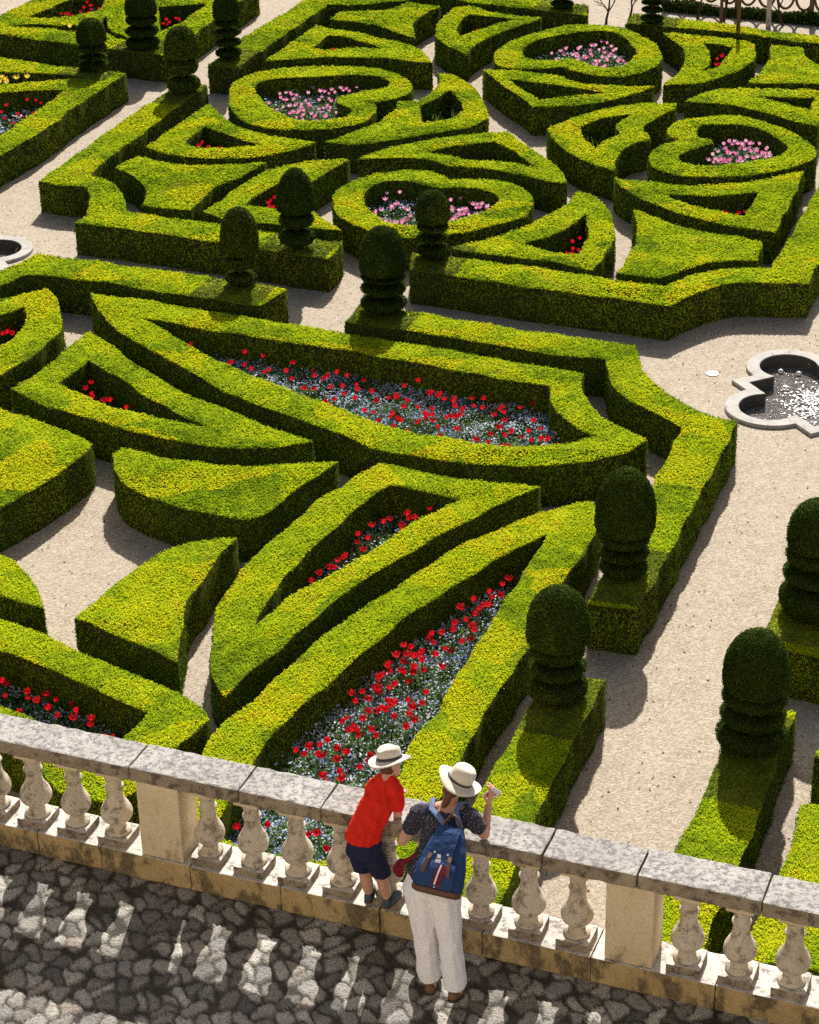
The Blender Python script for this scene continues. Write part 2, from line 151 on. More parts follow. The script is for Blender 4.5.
TOPIARIES = [
 dict(label='domed topiary with yellow green crown on the near end of a border hedge', h=0.63, x=2.596, y=23.371, zt=2.025, zd=1.223, zs=[1.005, 0.825, 0.63], r=0.379, rd=0.33, style=0),
 dict(label='domed topiary just above the woman, on the short straight hedge', h=0.63, x=1.599, y=20.617, zt=2.016, zd=1.351, zs=[1.124, 0.918, 0.631], r=0.367, rd=0.334, style=0),
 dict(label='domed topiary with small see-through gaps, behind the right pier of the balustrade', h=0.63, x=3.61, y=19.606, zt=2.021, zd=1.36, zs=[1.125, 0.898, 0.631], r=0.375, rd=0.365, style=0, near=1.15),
 dict(label='rightmost topiary, cut by the right picture edge beside the gravel path', h=0.63, x=4.752, y=22.316, zt=2.109, zd=1.537, zs=[1.302, 1.062, 0.63], r=0.39, rd=0.425, style=0),
 dict(label='broad domed topiary with three gappy tiers, in front of the nearest heart', h=0.63, x=-0.331, y=31.73, zt=1.998, zd=1.291, zs=[1.129, 0.897, 0.631], r=0.39, rd=0.382, style=1),
 dict(label='slim topiary with flattened tiers standing in front of the nearest heart', h=0.6, x=0.477, y=34.044, zt=1.724, zd=1.226, zs=[1.019, 0.846, 0.601], r=0.306, rd=0.281, style=1),
 dict(label='egg shaped topiary with two open tiers at the end of the notched border hedge', h=0.6, x=-1.778, y=34.503, zt=2.0, zd=1.273, zs=[0.971, 0.601], r=0.342, rd=0.301, style=2),
 dict(label='topiary with a barrel dome on a thin stem, nearest the centre left cross path', h=0.63, x=-2.629, y=32.924, zt=1.91, zd=1.171, zs=[0.87, 0.63], r=0.321, rd=0.265, style=1),
 dict(label='small squat topiary with narrow tiers on the tip of the fan shaped hedge ring', h=0.6, x=-6.412, y=45.082, zt=1.656, zd=1.163, zs=[0.942, 0.793, 0.602], r=0.325, rd=0.314, style=1),
 dict(label='tall thick topiary at the top left, its crown cut by the top picture edge', h=0.6, x=-5.53, y=46.581, zt=1.779, zd=1.324, zs=[1.08, 0.842, 0.602], r=0.355, rd=0.355, style=0),
 dict(label='topiary with a domed crown over two round cushions, upper end of notched border hedge', h=0.6, x=-4.385, y=43.328, zt=1.94, zd=1.333, zs=[0.953, 0.602], r=0.358, rd=0.344, style=1),
 dict(label='narrow topiary with stacked discs at the top, on the dark pedestal by the cross path', h=0.6, x=-3.619, y=45.654, zt=1.992, zd=1.461, zs=[1.265, 1.052, 0.838, 0.602], r=0.296, rd=0.296, style=1),
 dict(label='dark topiary at the top edge of the picture behind the farthest heart', h=0.6, x=3.674, y=49.053, zt=1.662, zd=1.126, zs=[0.941, 0.783, 0.602], r=0.282, rd=0.282, style=1),
 dict(label='dark topiary at the top edge of the picture in front of the trellis', h=0.6, x=5.555, y=47.676, zt=1.664, zd=1.115, zs=[0.978, 0.801, 0.602], r=0.264, rd=0.264, style=1),
]
RED = {
 'f11': [(1.2,23.57),(1.1,23.47),(1.05,23.29),(0.96,23.16),(1,23.22),(0.85,23.04),(0.74,22.97),(0.6,22.85),(0.81,22.84),(0.85,22.81),(0.9,22.83),(0.63,22.64),(0.73,22.52),(0.54,22.41),(0.47,22.28),(0.64,22.28),(0.66,22.23),(0.23,22.28),(0.32,22.24),(0.24,22.08),(0.11,21.96),(-0.02,21.99),(0.38,21.99),(0.25,21.83),(-0.15,21.7),(-0.03,21.75),(0.13,21.6),(-0.28,21.59),(-0.15,21.47),(-0.36,21.44),(0.35,21.48),(-0.28,21.6),(-0.15,21.69),(0.13,21.6),(-0.35,21.43),(-0.15,21.45),(-0.01,21.33),(-0.45,21.29),(-0.58,21.07),(-0.4,21.06),(-0.33,21.1),(-0.21,21.12),(0.16,21.07),(-0.64,20.9),(-0.28,20.9),(-0.08,20.93),(-0.21,20.79),(0.1,20.82),(-0.54,20.77),(-0.39,20.68),(-0.26,20.59),(0.03,20.68),(-0.75,20.6),(-0.02,20.43),(-0.85,20.46),(-0.66,20.45),(-0.8,20.32),(-0.47,20.35),(-0.13,20.31),(-0.42,20.19),(-0.62,20.21),(-0.59,20.17),(-0.49,20.03),(-1,20.14),(-0.75,20.03),(-0.87,20.01),(-0.74,19.85),(-0.99,19.77),(-0.85,19.72),(-0.8,19.59),(-0.57,19.67),(-0.63,19.54),(-0.98,19.51),(-0.93,19.37),(-0.68,19.3),(-1.06,19.98),(-1.2,19.9),(-1.54,18.68),(-1.1,18.48),(-0.96,18.39),(-0.9,18.23),(-1.8,18.37),(-1.7,18.39)],
 'f2': [(-3.31,30.93),(-2.62,30.46),(-2.43,30.43),(-2.27,30.4),(-2.66,30.22),(-2.45,30.16),(-2.32,30.09),(-2.18,29.95),(-2.05,30.05),(-1.69,30.14),(-1.44,30.01),(-1.81,29.76),(-1.73,29.45),(-1.56,29.23),(-1.36,29.73),(-1.35,29.37),(-1.23,29.75),(-1.04,29.83),(-0.88,29.67),(-0.65,29.68),(-1.17,29.4),(-0.91,29.24),(-0.72,29.23),(-0.55,29.13),(-0.74,29.47),(-1.17,28.91),(-0.94,28.99),(-0.76,28.83),(-1.1,28.73),(-0.42,28.88),(-0.21,28.89),(-0.1,29.05),(-0.02,29.33),(0.15,29.32),(-0.42,28.51),(-0.58,28.36),(-0.04,28.63),(0.01,28.53),(-0.09,28.29),(0.18,28.54),(0.2,28.39),(-0.38,28.15),(-0.02,27.93),(0.16,27.94),(0.12,27.71),(-0.21,27.9),(-0.2,28.28),(0.3,28.99),(0.4,29.01),(0.5,28.79),(0.7,28.95),(0.7,28.74),(0.94,28.89),(0.89,28.63),(0.87,28.4),(0.72,28.43),(0.78,28.23),(0.59,28.14),(0.47,28.02),(0.41,28.27),(0.5,27.7),(0.67,27.67),(0.92,27.51),(1.15,28.86),(1.14,28.54),(1.32,28.57),(1.52,28.56),(1.75,28.67),(1.34,28.28),(1.34,28.08),(1.77,28.01),(1.87,27.83),(1.58,27.6),(1.7,27.73),(1.31,27.63),(1.28,27.41),(1.11,27.74),(1.1,27.41),(1.86,27.37),(1.94,27.54),(2.06,27.37),(1.66,27.26)],
 'f10': [(-0.06,25.34),(0.05,25.33),(0.08,25.25),(0.22,25.35),(-0.27,25.24),(-0.14,25.11),(-0.05,25.14),(-0.28,25.03),(-0.18,24.96),(-0.47,24.94),(-0.69,24.63),(-0.6,24.67),(-0.52,24.66),(-0.84,24.37),(-0.83,24.19),(-0.62,24.37),(-1.01,24.04),(-0.83,24.21),(-1.01,24.03),(-1.12,23.85),(-1.2,23.7)],
 'f3': [(-4.7,29.56),(-4.72,29.41),(-4.84,29.37),(-4.61,29.25),(-4.55,29.15),(-4.72,29.26),(-4.4,29.03),(-4.28,28.92),(-4.15,28.82)],
 'f4': [(-6.2,31.82),(-6.24,31.46),(-6.21,31.56),(-6.18,31.6),(-6.22,31.46)],
 'f7': [(-4.72,21.56),(-4.64,21.41),(-4.63,21.18),(-4.39,21.23),(-4.38,21.1),(-4.25,21.18),(-4.22,21.06),(-4.1,21.03),(-4.4,20.89),(-3.92,20.93),(-3.76,20.82),(-4,20.76),(-4.07,20.74),(-3.77,20.6),(-3.64,20.65),(-3.62,20.49),(-3.46,20.49),(-3.28,20.35)],
 'b1': [(-3.9,40.44),(-3.76,40.61),(-3.66,40.36),(-3.54,40.35),(-3.46,40.31),(-3.85,40.4)],
 'b3': [(-2.36,37.35),(-2.31,37.06),(-2.36,36.88),(-2.3,37.37),(-2.38,37.06)],
 'b18': [(2.98,35.18),(2.84,35.02),(2.87,34.79),(2.78,34.74),(2.66,34.5),(2.8,34.48),(2.93,35.07),(2.98,34.9)],
 'b19': [(5.59,36.22),(5.69,36.21),(5.91,36.38),(5.85,36.26),(5.97,36.38),(5.62,36.15)],
 'b10': [(6.6,44.98),(6.78,45.36),(6.69,45.06),(6.65,45.15),(6.56,44.9)],
 'b5': [(-1.44,46.76),(-1.38,46.75)],
 'b7': [(1.72,48),(1.75,47.92)],
 'c1': [(-7.22,43.37),(-7.54,43.36),(-7.42,43.4),(-7.88,43.02),(-7.65,42.84),(-7.7,42.63),(-7.94,42.59),(-7.76,42.19),(-7.55,42.57),(-7.43,42.95),(-7.89,42.44),(-8,42.68)],
 'c2': [(-7.71,49.94),(-7.57,49.86),(-7.37,50.32),(-7.27,50.11),(-7.23,50.65),(-7.07,50.85),(-7.12,50.37),(-6.97,50.63),(-7.37,49.98),(-7.28,50.45),(-7.07,50.57),(-7.47,49.92),(-7.93,49.69),(-7.63,50),(-7.13,50.1),(-5.29,48.93),(-5.23,49.09),(-5.12,49.32),(-5.02,49.47),(-4.97,49.31),(-4.75,49.95),(-5.17,49.16),(-5.33,49.17)],
}
PINK = {
 'b4': [(-2.62,43.19),(-2.52,43.59),(-2.35,43.82),(-2.2,43.73),(-2.12,43.56),(-1.78,44.12),(-1.67,43.53),(-1.42,43.68),(-1.25,43.58),(-1.08,43.82),(-0.88,43.97),(-2.47,42.62),(-2.26,42.14),(-2.2,42.6),(-2.07,42.12),(-1.98,42.59),(-1.86,43.14),(-1.66,43.2),(-1.46,43.19),(-1.31,43.02),(-1.89,42.74),(-1.74,42.73),(-1.6,42.72),(-1.45,42.55),(-1.29,42.23),(-1.39,42.08),(-1.68,42.02),(-1.92,42.04),(-2.05,43.07),(-2.2,43.24),(-2.36,42.77),(-1.59,43.44),(-2.4,43.25),(-2.29,43.41),(-2.17,42.92),(-1.81,42.34),(-1.61,42.33),(-1.49,42.24),(-2,42.35),(-1.75,42.1),(-2.15,42.36)],
 'b8': [(3.27,46.03),(3.35,45.66),(3.51,46.01),(3.64,46.09),(3.54,45.73),(3.79,45.99),(3.91,46.53),(3.93,45.8),(4.1,45.96),(4.35,46.96),(4.19,46.42),(4.42,46.58),(4.57,46.48),(4.31,45.95),(4.47,46.03),(4.64,46.11),(4.51,45.57),(4.65,45.65),(4.73,45.47),(4.36,45.32),(4.21,45.42),(4.07,45.52),(3.96,45.53),(4.23,45.06),(4.39,45.05),(4.14,45.12),(4.53,45.22),(4.78,45.38),(4.22,46.14),(4.36,45.67),(4.55,46.02),(3.79,45.63),(3.7,45.81)],
 'b13': [(6.02,39.87),(5.95,39.55),(6.1,39.65),(6.26,40.07),(6.4,40.18),(6.25,39.57),(6.41,39.92),(6.51,39.8),(6.69,39.62),(6.86,39.65),(6.53,39.14),(6.61,39.06),(6.79,39.33),(6.91,39.39),(6.87,39.12),(6.73,39.13),(6.46,39),(6.34,39.08),(6.1,39.17),(6.01,39.31),(6.18,39.23),(5.78,39.12),(5.64,39.02),(5.79,38.84),(5.91,38.9),(6.04,38.89),(6.19,38.95),(6.28,38.95),(6.25,39.93),(6.45,39.7),(6.7,39.2),(6.02,39.03),(5.86,39.04)],
 'b17': [(-0.3,37.57),(-0.04,37.49),(0.27,37.41),(-0.31,37.06),(-0.09,36.96),(0.04,36.96),(-0.47,36.82),(-0.39,36.7),(-0.35,36.33),(-0.18,36.26),(-0.05,36.37),(0.1,36.36),(0.04,36.12),(0.16,36.24),(0.85,37.06),(0.86,36.68),(1.03,37.23),(1.03,36.8),(1.12,36.73),(1.22,37.1),(1.38,36.87),(1.15,36.54),(1.03,36.55),(0.92,36.44),(0.87,36.2),(1.11,36.42),(1.29,36.66),(1.43,36.59),(1.5,36.64),(1.02,36.31),(0.94,36.37),(-0.2,36.08),(0.17,36.54),(-0.07,36.13)],
}
YELLOW = {
 'c1': [(-8.24,44.5),(-8.11,44.36),(-8.03,44.35),(-7.96,44.57),(-7.76,44.44),(-8.2,44.25)],
 'c2': [(-7.47,48.04),(-7.35,48.2),(-7.71,48.23),(-7.29,48)],
}
FOUNTAIN_R = (6.268, 29.580)
FOUNTAIN_L = (-8.098, 35.740)
LAMP = (4.649, 30.438, 0)
TREL = [(6.20, 50.89, 0), (11.24, 48.61, 0)]
SHRUBS = [(5.27, 49.94), (4.74, 49.73), (6.85, 49.91), (7.45, 49.78), (8.73, 49.26)]
POSTS = [(7.35, 46.99, 0, 0.045), (7.36, 49.62, 0, 0.04), (8.38, 49.21, 1, 0.06)]


# ----------------------------------------------------------------- helpers
def link(o):
    COL.objects.link(o)
    return o

def tag(o, label=None, cat=None, group=None, kind=None):
    if label: o['label'] = label
    if cat: o['category'] = cat
    if group: o['group'] = group
    if kind: o['kind'] = kind
    return o

def empty(name, loc, rz=0.0, label=None, cat=None, group=None):
    o = link(bpy.data.objects.new(name, None))
    o.empty_display_size = .1
    o.location = loc
    o.rotation_euler = (0, 0, rz)
    return tag(o, label, cat, group)

def mesh_obj(name, me, mats, parent=None, loc=None, rz=0.0, smooth=False):
    o = link(bpy.data.objects.new(name, me))
    for m in (mats if isinstance(mats, (list, tuple)) else [mats]):
        me.materials.append(m)
    if smooth:
        me.polygons.foreach_set('use_smooth', [True] * len(me.polygons))
    if parent is not None: o.parent = parent
    if loc is not None: o.location = loc
    if rz: o.rotation_euler = (0, 0, rz)
    return o

def bm_obj(name, bm, mats, parent=None, loc=None, rz=0.0, smooth=False):
    me = bpy.data.meshes.new(name)
    bm.normal_update()
    bm.to_mesh(me); bm.free()
    return mesh_obj(name, me, mats, parent, loc, rz, smooth)

def np_mesh(name, V, F, mat_idx=None):
    """V (n,3); F list of (k,m) index arrays of constant width"""
    me = bpy.data.meshes.new(name)
    V = np.asarray(V, np.float32)
    me.vertices.add(len(V)); me.vertices.foreach_set('co', V.ravel())
    loops = np.concatenate([np.asarray(f, np.int32).ravel() for f in F]) if F else np.zeros(0, np.int32)
    tot = np.concatenate([np.full(len(f), np.asarray(f).shape[1], np.int32) for f in F])
    start = np.concatenate([[0], np.cumsum(tot)[:-1]]).astype(np.int32)
    me.loops.add(len(loops)); me.loops.foreach_set('vertex_index', loops)
    me.polygons.add(len(tot)); me.polygons.foreach_set('loop_start', start)
    if mat_idx is not None: me.polygons.foreach_set('material_index', np.asarray(mat_idx, np.int32))
    me.update(calc_edges=True)
    return me

def box(bm, c, s, rot=None):
    m = Matrix.Translation(Vector(c))
    if rot is not None: m = m @ rot
    m = m @ Matrix.Diagonal((s[0], s[1], s[2], 1))
    return bmesh.ops.create_cube(bm, size=1.0, matrix=m)['verts']

def bevel_all(bm, w, seg=2):
    bmesh.ops.bevel(bm, geom=[e for e in bm.edges if e.calc_length() > w * 2.2], offset=w, segments=seg, affect='EDGES', profile=.6)

def lathe(bm, prof, n=20, c=(0, 0)):
    rings = []
    for r, z in prof:
        rings.append([bm.verts.new((c[0] + r * math.cos(2 * math.pi * k / n), c[1] + r * math.sin(2 * math.pi * k / n), z)) for k in range(n)])
    for a, b in zip(rings, rings[1:]):
        for k in range(n):
            bm.faces.new((a[k], a[(k + 1) % n], b[(k + 1) % n], b[k]))
    bm.faces.new(rings[0][::-1]); bm.faces.new(rings[-1])

def tube(bm, pts, rads, n=8):
    pts = [Vector(p) for p in pts]
    rings = []
    for i, p in enumerate(pts):
        d = (pts[min(i + 1, len(pts) - 1)] - pts[max(i - 1, 0)]).normalized()
        a = d.cross(Vector((0, 0, 1)))
        if a.length < .05: a = d.cross(Vector((1, 0, 0)))
        a.normalize(); b = d.cross(a)
        r = rads[i] if isinstance(rads, (list, tuple)) else rads
        rings.append([bm.verts.new(p + r * (a * math.cos(2 * math.pi * k / n) + b * math.sin(2 * math.pi * k / n))) for k in range(n)])
    for a, b in zip(rings, rings[1:]):
        for k in range(n):
            bm.faces.new((a[k], a[(k + 1) % n], b[(k + 1) % n], b[k]))
    bm.faces.new(rings[0][::-1]); bm.faces.new(rings[-1])

# ----------------------------------------------------------------- materials
def new_mat(name):
    m = bpy.data.materials.new(name); m.use_nodes = True
    nt = m.node_tree; nt.nodes.clear()
    out = nt.nodes.new('ShaderNodeOutputMaterial')
    b = nt.nodes.new('ShaderNodeBsdfPrincipled')
    nt.links.new(b.outputs[0], out.inputs[0])
    return m, nt, b, out

def nd(nt, typ, **kw):
    n = nt.nodes.new(typ)
    for k, v in kw.items():
        if k.startswith('i_'): n.inputs[k[2:].replace('_', ' ')].default_value = v
        else: setattr(n, k, v)
    return n

def ramp(nt, fac, stops, mode='LINEAR'):
    r = nt.nodes.new('ShaderNodeValToRGB'); r.color_ramp.interpolation = mode
    e = r.color_ramp.elements
    while len(e) > 1: e.remove(e[-1])
    e[0].position, e[0].color = stops[0][0], (*stops[0][1], 1)
    for p, c in stops[1:]:
        x = e.new(p); x.color = (*c, 1)
    nt.links.new(fac, r.inputs[0])
    return r.outputs[0]

def mixc(nt, fac, a, b, mode='MIX'):
    m = nt.nodes.new('ShaderNodeMix'); m.data_type = 'RGBA'; m.blend_type = mode
    for sock, v in ((m.inputs[0], fac), (m.inputs[6], a), (m.inputs[7], b)):
        if hasattr(v, 'is_linked'): nt.links.new(v, sock)
        else: sock.default_value = v if isinstance(v, float) else (*v, 1)
    return m.outputs[2]

def noise(nt, vec, scale, detail=4, rough=.6, dist=0.0, out=0):
    n = nd(nt, 'ShaderNodeTexNoise'); n.inputs['Scale'].default_value = scale
    n.inputs['Detail'].default_value = detail; n.inputs['Roughness'].default_value = rough; n.inputs['Distortion'].default_value = dist
    if vec is not None: nt.links.new(vec, n.inputs['Vector'])
    return n.outputs[out]

def bump(nt, b, h, strength, dist):
    n = nd(nt, 'ShaderNodeBump'); n.inputs['Strength'].default_value = strength; n.inputs['Distance'].default_value = dist
    nt.links.new(h, n.inputs['Height']); nt.links.new(n.outputs[0], b.inputs['Normal'])

def plain(name, col, rough=.6, var=.12, scale=40.0, spec=.4, bmp=0.0):
    m, nt, b, out = new_mat(name)
    g = nd(nt, 'ShaderNodeNewGeometry')
    n = noise(nt, g.outputs['Position'], scale, 3)
    c = ramp(nt, n, [(.3, tuple(max(0, x * (1 - var)) for x in col)), (.7, tuple(min(1, x * (1 + var)) for x in col))])
    nt.links.new(c, b.inputs['Base Color'])
    b.inputs['Roughness'].default_value = rough
    b.inputs['Specular IOR Level'].default_value = spec
    if bmp: bump(nt, b, n, bmp, .01)
    return m

def leaf_mat(name, stops, cell, transl=.22, var=.35, tcol=(.25, .3, .02), brown=False):
    """clipped foliage: one hue per plant (cells), one per leaf cluster (islands)"""
    m, nt, b, out = new_mat(name)
    g = nd(nt, 'ShaderNodeNewGeometry')
    warp = nd(nt, 'ShaderNodeVectorMath', operation='SCALE'); warp.inputs['Scale'].default_value = .5
    nt.links.new(noise(nt, g.outputs['Position'], 1.7, 2, out=1), warp.inputs[0])
    pos = nd(nt, 'ShaderNodeVectorMath', operation='ADD')
    nt.links.new(g.outputs['Position'], pos.inputs[0]); nt.links.new(warp.outputs[0], pos.inputs[1])
    v = nd(nt, 'ShaderNodeTexVoronoi'); v.inputs['Scale'].default_value = cell; v.voronoi_dimensions = '2D'
    nt.links.new(pos.outputs[0], v.inputs['Vector'])
    sep = nd(nt, 'ShaderNodeSeparateColor'); nt.links.new(v.outputs['Color'], sep.inputs[0])
    n2 = noise(nt, g.outputs['Position'], 4.5, 3, .7)
    mx = nd(nt, 'ShaderNodeMath', operation='MULTIPLY_ADD'); mx.inputs[1].default_value = .66; 
    nt.links.new(sep.outputs[0], mx.inputs[0])
    ms = nd(nt, 'ShaderNodeMath', operation='MULTIPLY_ADD'); ms.inputs[1].default_value = 1.15; ms.inputs[2].default_value = -.42
    nt.links.new(n2, ms.inputs[0]); nt.links.new(ms.outputs[0], mx.inputs[2])
    c = ramp(nt, mx.outputs[0], stops)
    if brown:   # dry patches
        dry = ramp(nt, noise(nt, g.outputs['Position'], 1.15, 4, .7), [(.6, (0, 0, 0)), (.74, (.75, .75, .75))])
        c = mixc(nt, dry, c, (.36, .27, .03))
    hs = nd(nt, 'ShaderNodeHueSaturation')
    r1 = nd(nt, 'ShaderNodeMapRange'); r1.inputs['To Min'].default_value = 1 - var; r1.inputs['To Max'].default_value = 1 + var
    nt.links.new(g.outputs['Random Per Island'], r1.inputs[0]); nt.links.new(r1.outputs[0], hs.inputs['Value'])
    w = nd(nt, 'ShaderNodeTexWhiteNoise', noise_dimensions='1D'); nt.links.new(g.outputs['Random Per Island'], w.inputs['W'])
    r2 = nd(nt, 'ShaderNodeMapRange'); r2.inputs['To Min'].default_value = .486; r2.inputs['To Max'].default_value = .516
    nt.links.new(w.outputs['Value'], r2.inputs[0]); nt.links.new(r2.outputs[0], hs.inputs['Hue'])
    nt.links.new(c, hs.inputs['Color'])
    nt.links.new(hs.outputs[0], b.inputs['Base Color'])
    b.inputs['Roughness'].default_value = .8; b.inputs['Specular IOR Level'].default_value = 0.0
    t = nd(nt, 'ShaderNodeBsdfTranslucent')
    nt.links.new(mixc(nt, .5, hs.outputs[0], tcol), t.inputs['Color'])
    mix = nd(nt, 'ShaderNodeMixShader'); mix.inputs[0].default_value = transl
    nt.links.new(b.outputs[0], mix.inputs[1]); nt.links.new(t.outputs[0], mix.inputs[2])
    nt.links.new(mix.outputs[0], out.inputs[0])
    return m

# box: a yellow green flush of young leaves on the clipped tops, older leaves on the faces, coloured darker to deepen their shade, bare brown inside
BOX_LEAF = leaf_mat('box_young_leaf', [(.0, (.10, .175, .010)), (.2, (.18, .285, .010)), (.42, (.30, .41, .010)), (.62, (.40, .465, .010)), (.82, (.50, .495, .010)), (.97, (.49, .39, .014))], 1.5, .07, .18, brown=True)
BOX_SHADED = leaf_mat('box_shaded_old_leaf', [(.0, (.08, .155, .016)), (.4, (.135, .22, .016)), (.8, (.20, .265, .018)), (1, (.21, .19, .022))], 1.5, .12, .5, (.28, .38, .02))
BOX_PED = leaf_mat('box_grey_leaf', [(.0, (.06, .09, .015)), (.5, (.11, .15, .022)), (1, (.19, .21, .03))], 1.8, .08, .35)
BOX_TOP = plain('box_core_lit_top', (.19, .225, .008), .95, .45, 26, 0.0)  # body colour lightened for the sunlit top, under the leaves
BOX_CORE = plain('box_twigs', (.042, .046, .012), .95, .6, 30, 0.0)
YEW_LEAF = leaf_mat('topiary_leaf', [(.0, (.024, .046, .011)), (.5, (.05, .083, .015)), (1, (.11, .135, .02))], 1.2, .1, .5, (.1, .14, .02))
YEW_CORE = plain('topiary_core', (.02, .028, .006), .95, .4, 30, 0.0)
WOOD = plain('bark', (.055, .04, .028), .85, .3, 20, .2, .3)
SOIL = plain('soil', (.035, .026, .018), .95, .4, 12, .1, .5)
FORGET_LEAF = leaf_mat('grey_green_leaf', [(0, (.09, .18, .05)), (.5, (.19, .30, .13)), (1, (.36, .46, .29))], 2.0, .15, .4, (.15, .22, .08))
FORGET_FLOWER = leaf_mat('pale_blue_flower', [(0, (.18, .25, .50)), (.45, (.37, .44, .62)), (1, (.68, .71, .76))], 2.2, .1, .3, (.3, .33, .6))
TULIP_LEAF = leaf_mat('tulip_leaf', [(0, (.05, .11, .03)), (1, (.11, .2, .06))], 2.0, .2, .25)

def cloth(name, col, fold=14.0, depth=.02, var=.08):
    m, nt, b, out = new_mat(name)
    g = nd(nt, 'ShaderNodeNewGeometry')
    mp = nd(nt, 'ShaderNodeMapping'); mp.inputs['Scale'].default_value = (1, 1, .45); nt.links.new(g.outputs['Position'], mp.inputs[0])
    n1 = noise(nt, mp.outputs[0], fold, 2, .45, .7); n2 = noise(nt, g.outputs['Position'], 160, 2)
    nt.links.new(ramp(nt, n2, [(.3, tuple(x * (1 - var) for x in col)), (.7, tuple(min(1, x * (1 + var)) for x in col))]), b.inputs['Base Color'])
    b.inputs['Roughness'].default_value = .85; b.inputs['Specular IOR Level'].default_value = .15
    bump(nt, b, n1, .8, depth)
    return m

def petal(name, a, b_):
    m, nt, b, out = new_mat(name)
    oi = nd(nt, 'ShaderNodeObjectInfo')
    g = nd(nt, 'ShaderNodeNewGeometry')
    c = mixc(nt, oi.outputs['Random'], a, b_)
    n = noise(nt, g.outputs['Position'], 60, 2)
    c = mixc(nt, .25, c, ramp(nt, n, [(.3, tuple(x * .6 for x in a)), (.7, b_)]))
    nt.links.new(c, b.inputs['Base Color']); b.inputs['Roughness'].default_value = .45
    t = nd(nt, 'ShaderNodeBsdfTranslucent'); nt.links.new(c, t.inputs['Color'])
    mix = nd(nt, 'ShaderNodeMixShader'); mix.inputs[0].default_value = .4
    nt.links.new(b.outputs[0], mix.inputs[1]); nt.links.new(t.outputs[0], mix.inputs[2]); nt.links.new(mix.outputs[0], out.inputs[0])
    return m
RED_PETAL = petal('red_petal', (.50, .003, .012), (.72, .012, .025))
PINK_PETAL = petal('pink_petal', (.78, .17, .42), (.86, .55, .68))
YELLOW_PETAL = petal('yellow_petal', (.8, .55, .02), (.85, .7, .12))

def gravel_mat():
    m, nt, b, out = new_mat('gravel')
    g = nd(nt, 'ShaderNodeNewGeometry'); p = g.outputs['Position']
    big = noise(nt, p, .55, 4, .6, .3)
    mid = noise(nt, p, 3.2, 5, .7, .6)
    fine = noise(nt, p, 28, 3, .75)
    v = nd(nt, 'ShaderNodeTexVoronoi'); v.inputs['Scale'].default_value = 42; nt.links.new(p, v.inputs['Vector'])
    base = ramp(nt, big, [(.3, (.32, .268, .205)), (.7, (.395, .335, .26))])
    c = mixc(nt, .55, base, ramp(nt, mid, [(.28, (.27, .215, .155)), (.5, (.415, .35, .265)), (.75, (.50, .435, .34))]))
    sep = nd(nt, 'ShaderNodeSeparateColor'); nt.links.new(v.outputs['Color'], sep.inputs[0])
    c = mixc(nt, .42, c, ramp(nt, sep.outputs[0], [(0, (.13, .10, .075)), (.25, (.29, .24, .185)), (.6, (.39, .33, .26)), (.9, (.58, .52, .44))]))
    leaf = nd(nt, 'ShaderNodeMath', operation='GREATER_THAN'); leaf.inputs[1].default_value = .66; nt.links.new(fine, leaf.inputs[0])
    c = mixc(nt, leaf.outputs[0], c, (.2, .125, .07))
    nt.links.new(c, b.inputs['Base Color']); b.inputs['Roughness'].default_value = .92; b.inputs['Specular IOR Level'].default_value = .15
    h = nd(nt, 'ShaderNodeMath', operation='MULTIPLY_ADD'); h.inputs[1].default_value = -.5
    nt.links.new(v.outputs['Distance'], h.inputs[0]); nt.links.new(fine, h.inputs[2])
    bump(nt, b, h.outputs[0], .55, .02)
    return m
GRAVEL = gravel_mat()

def stone_mat(name, base, dark, light, spots, spot_amt, scale=9.0, bmp=.5, drip=1.0):
    m, nt, b, out = new_mat(name)
    tc = nd(nt, 'ShaderNodeNewGeometry'); p = tc.outputs['Position']
    mp = nd(nt, 'ShaderNodeMapping'); mp.inputs['Scale'].default_value = (1, 1, drip); nt.links.new(p, mp.inputs[0])
    n1 = noise(nt, mp.outputs[0], 2.3, 5, .65, .2); n2 = noise(nt, mp.outputs[0], scale, 5, .68, 0); n3 = noise(nt, p, scale * 4.5, 4, .7)
    c = ramp(nt, n1, [(.3, dark), (.5, base), (.72, light)])
    c = mixc(nt, .5, c, ramp(nt, n2, [(.3, dark), (.5, base), (.7, light)]))
    th = ramp(nt, n2, [(.5 - spot_amt, (.9, .9, .9)), (.5 - spot_amt + .09, (0, 0, 0))])
    c = mixc(nt, th, c, spots)
    c = mixc(nt, .25, c, ramp(nt, n3, [(.3, tuple(x * .45 for x in base)), (.7, light)]))
    nt.links.new(c, b.inputs['Base Color']); b.inputs['Roughness'].default_value = .88; b.inputs['Specular IOR Level'].default_value = .2
    h = nd(nt, 'ShaderNodeMath', operation='ADD'); nt.links.new(n2, h.inputs[0]); nt.links.new(n3, h.inputs[1])
    bump(nt, b, h.outputs[0], bmp, .012)
    return m
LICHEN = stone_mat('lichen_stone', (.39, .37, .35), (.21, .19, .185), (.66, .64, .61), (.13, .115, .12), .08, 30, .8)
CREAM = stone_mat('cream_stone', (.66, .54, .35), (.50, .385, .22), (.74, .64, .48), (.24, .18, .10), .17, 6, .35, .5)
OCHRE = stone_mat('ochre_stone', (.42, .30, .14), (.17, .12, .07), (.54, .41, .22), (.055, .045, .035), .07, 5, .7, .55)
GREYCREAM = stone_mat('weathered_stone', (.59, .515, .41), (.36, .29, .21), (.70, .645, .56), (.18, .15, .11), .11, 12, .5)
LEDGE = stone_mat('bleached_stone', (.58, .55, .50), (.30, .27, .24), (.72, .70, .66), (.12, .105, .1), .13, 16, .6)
COPEFACE = stone_mat('stained_stone', (.27, .215, .155), (.12, .095, .075), (.44, .375, .29), (.055, .045, .04), .1, 12, .6)
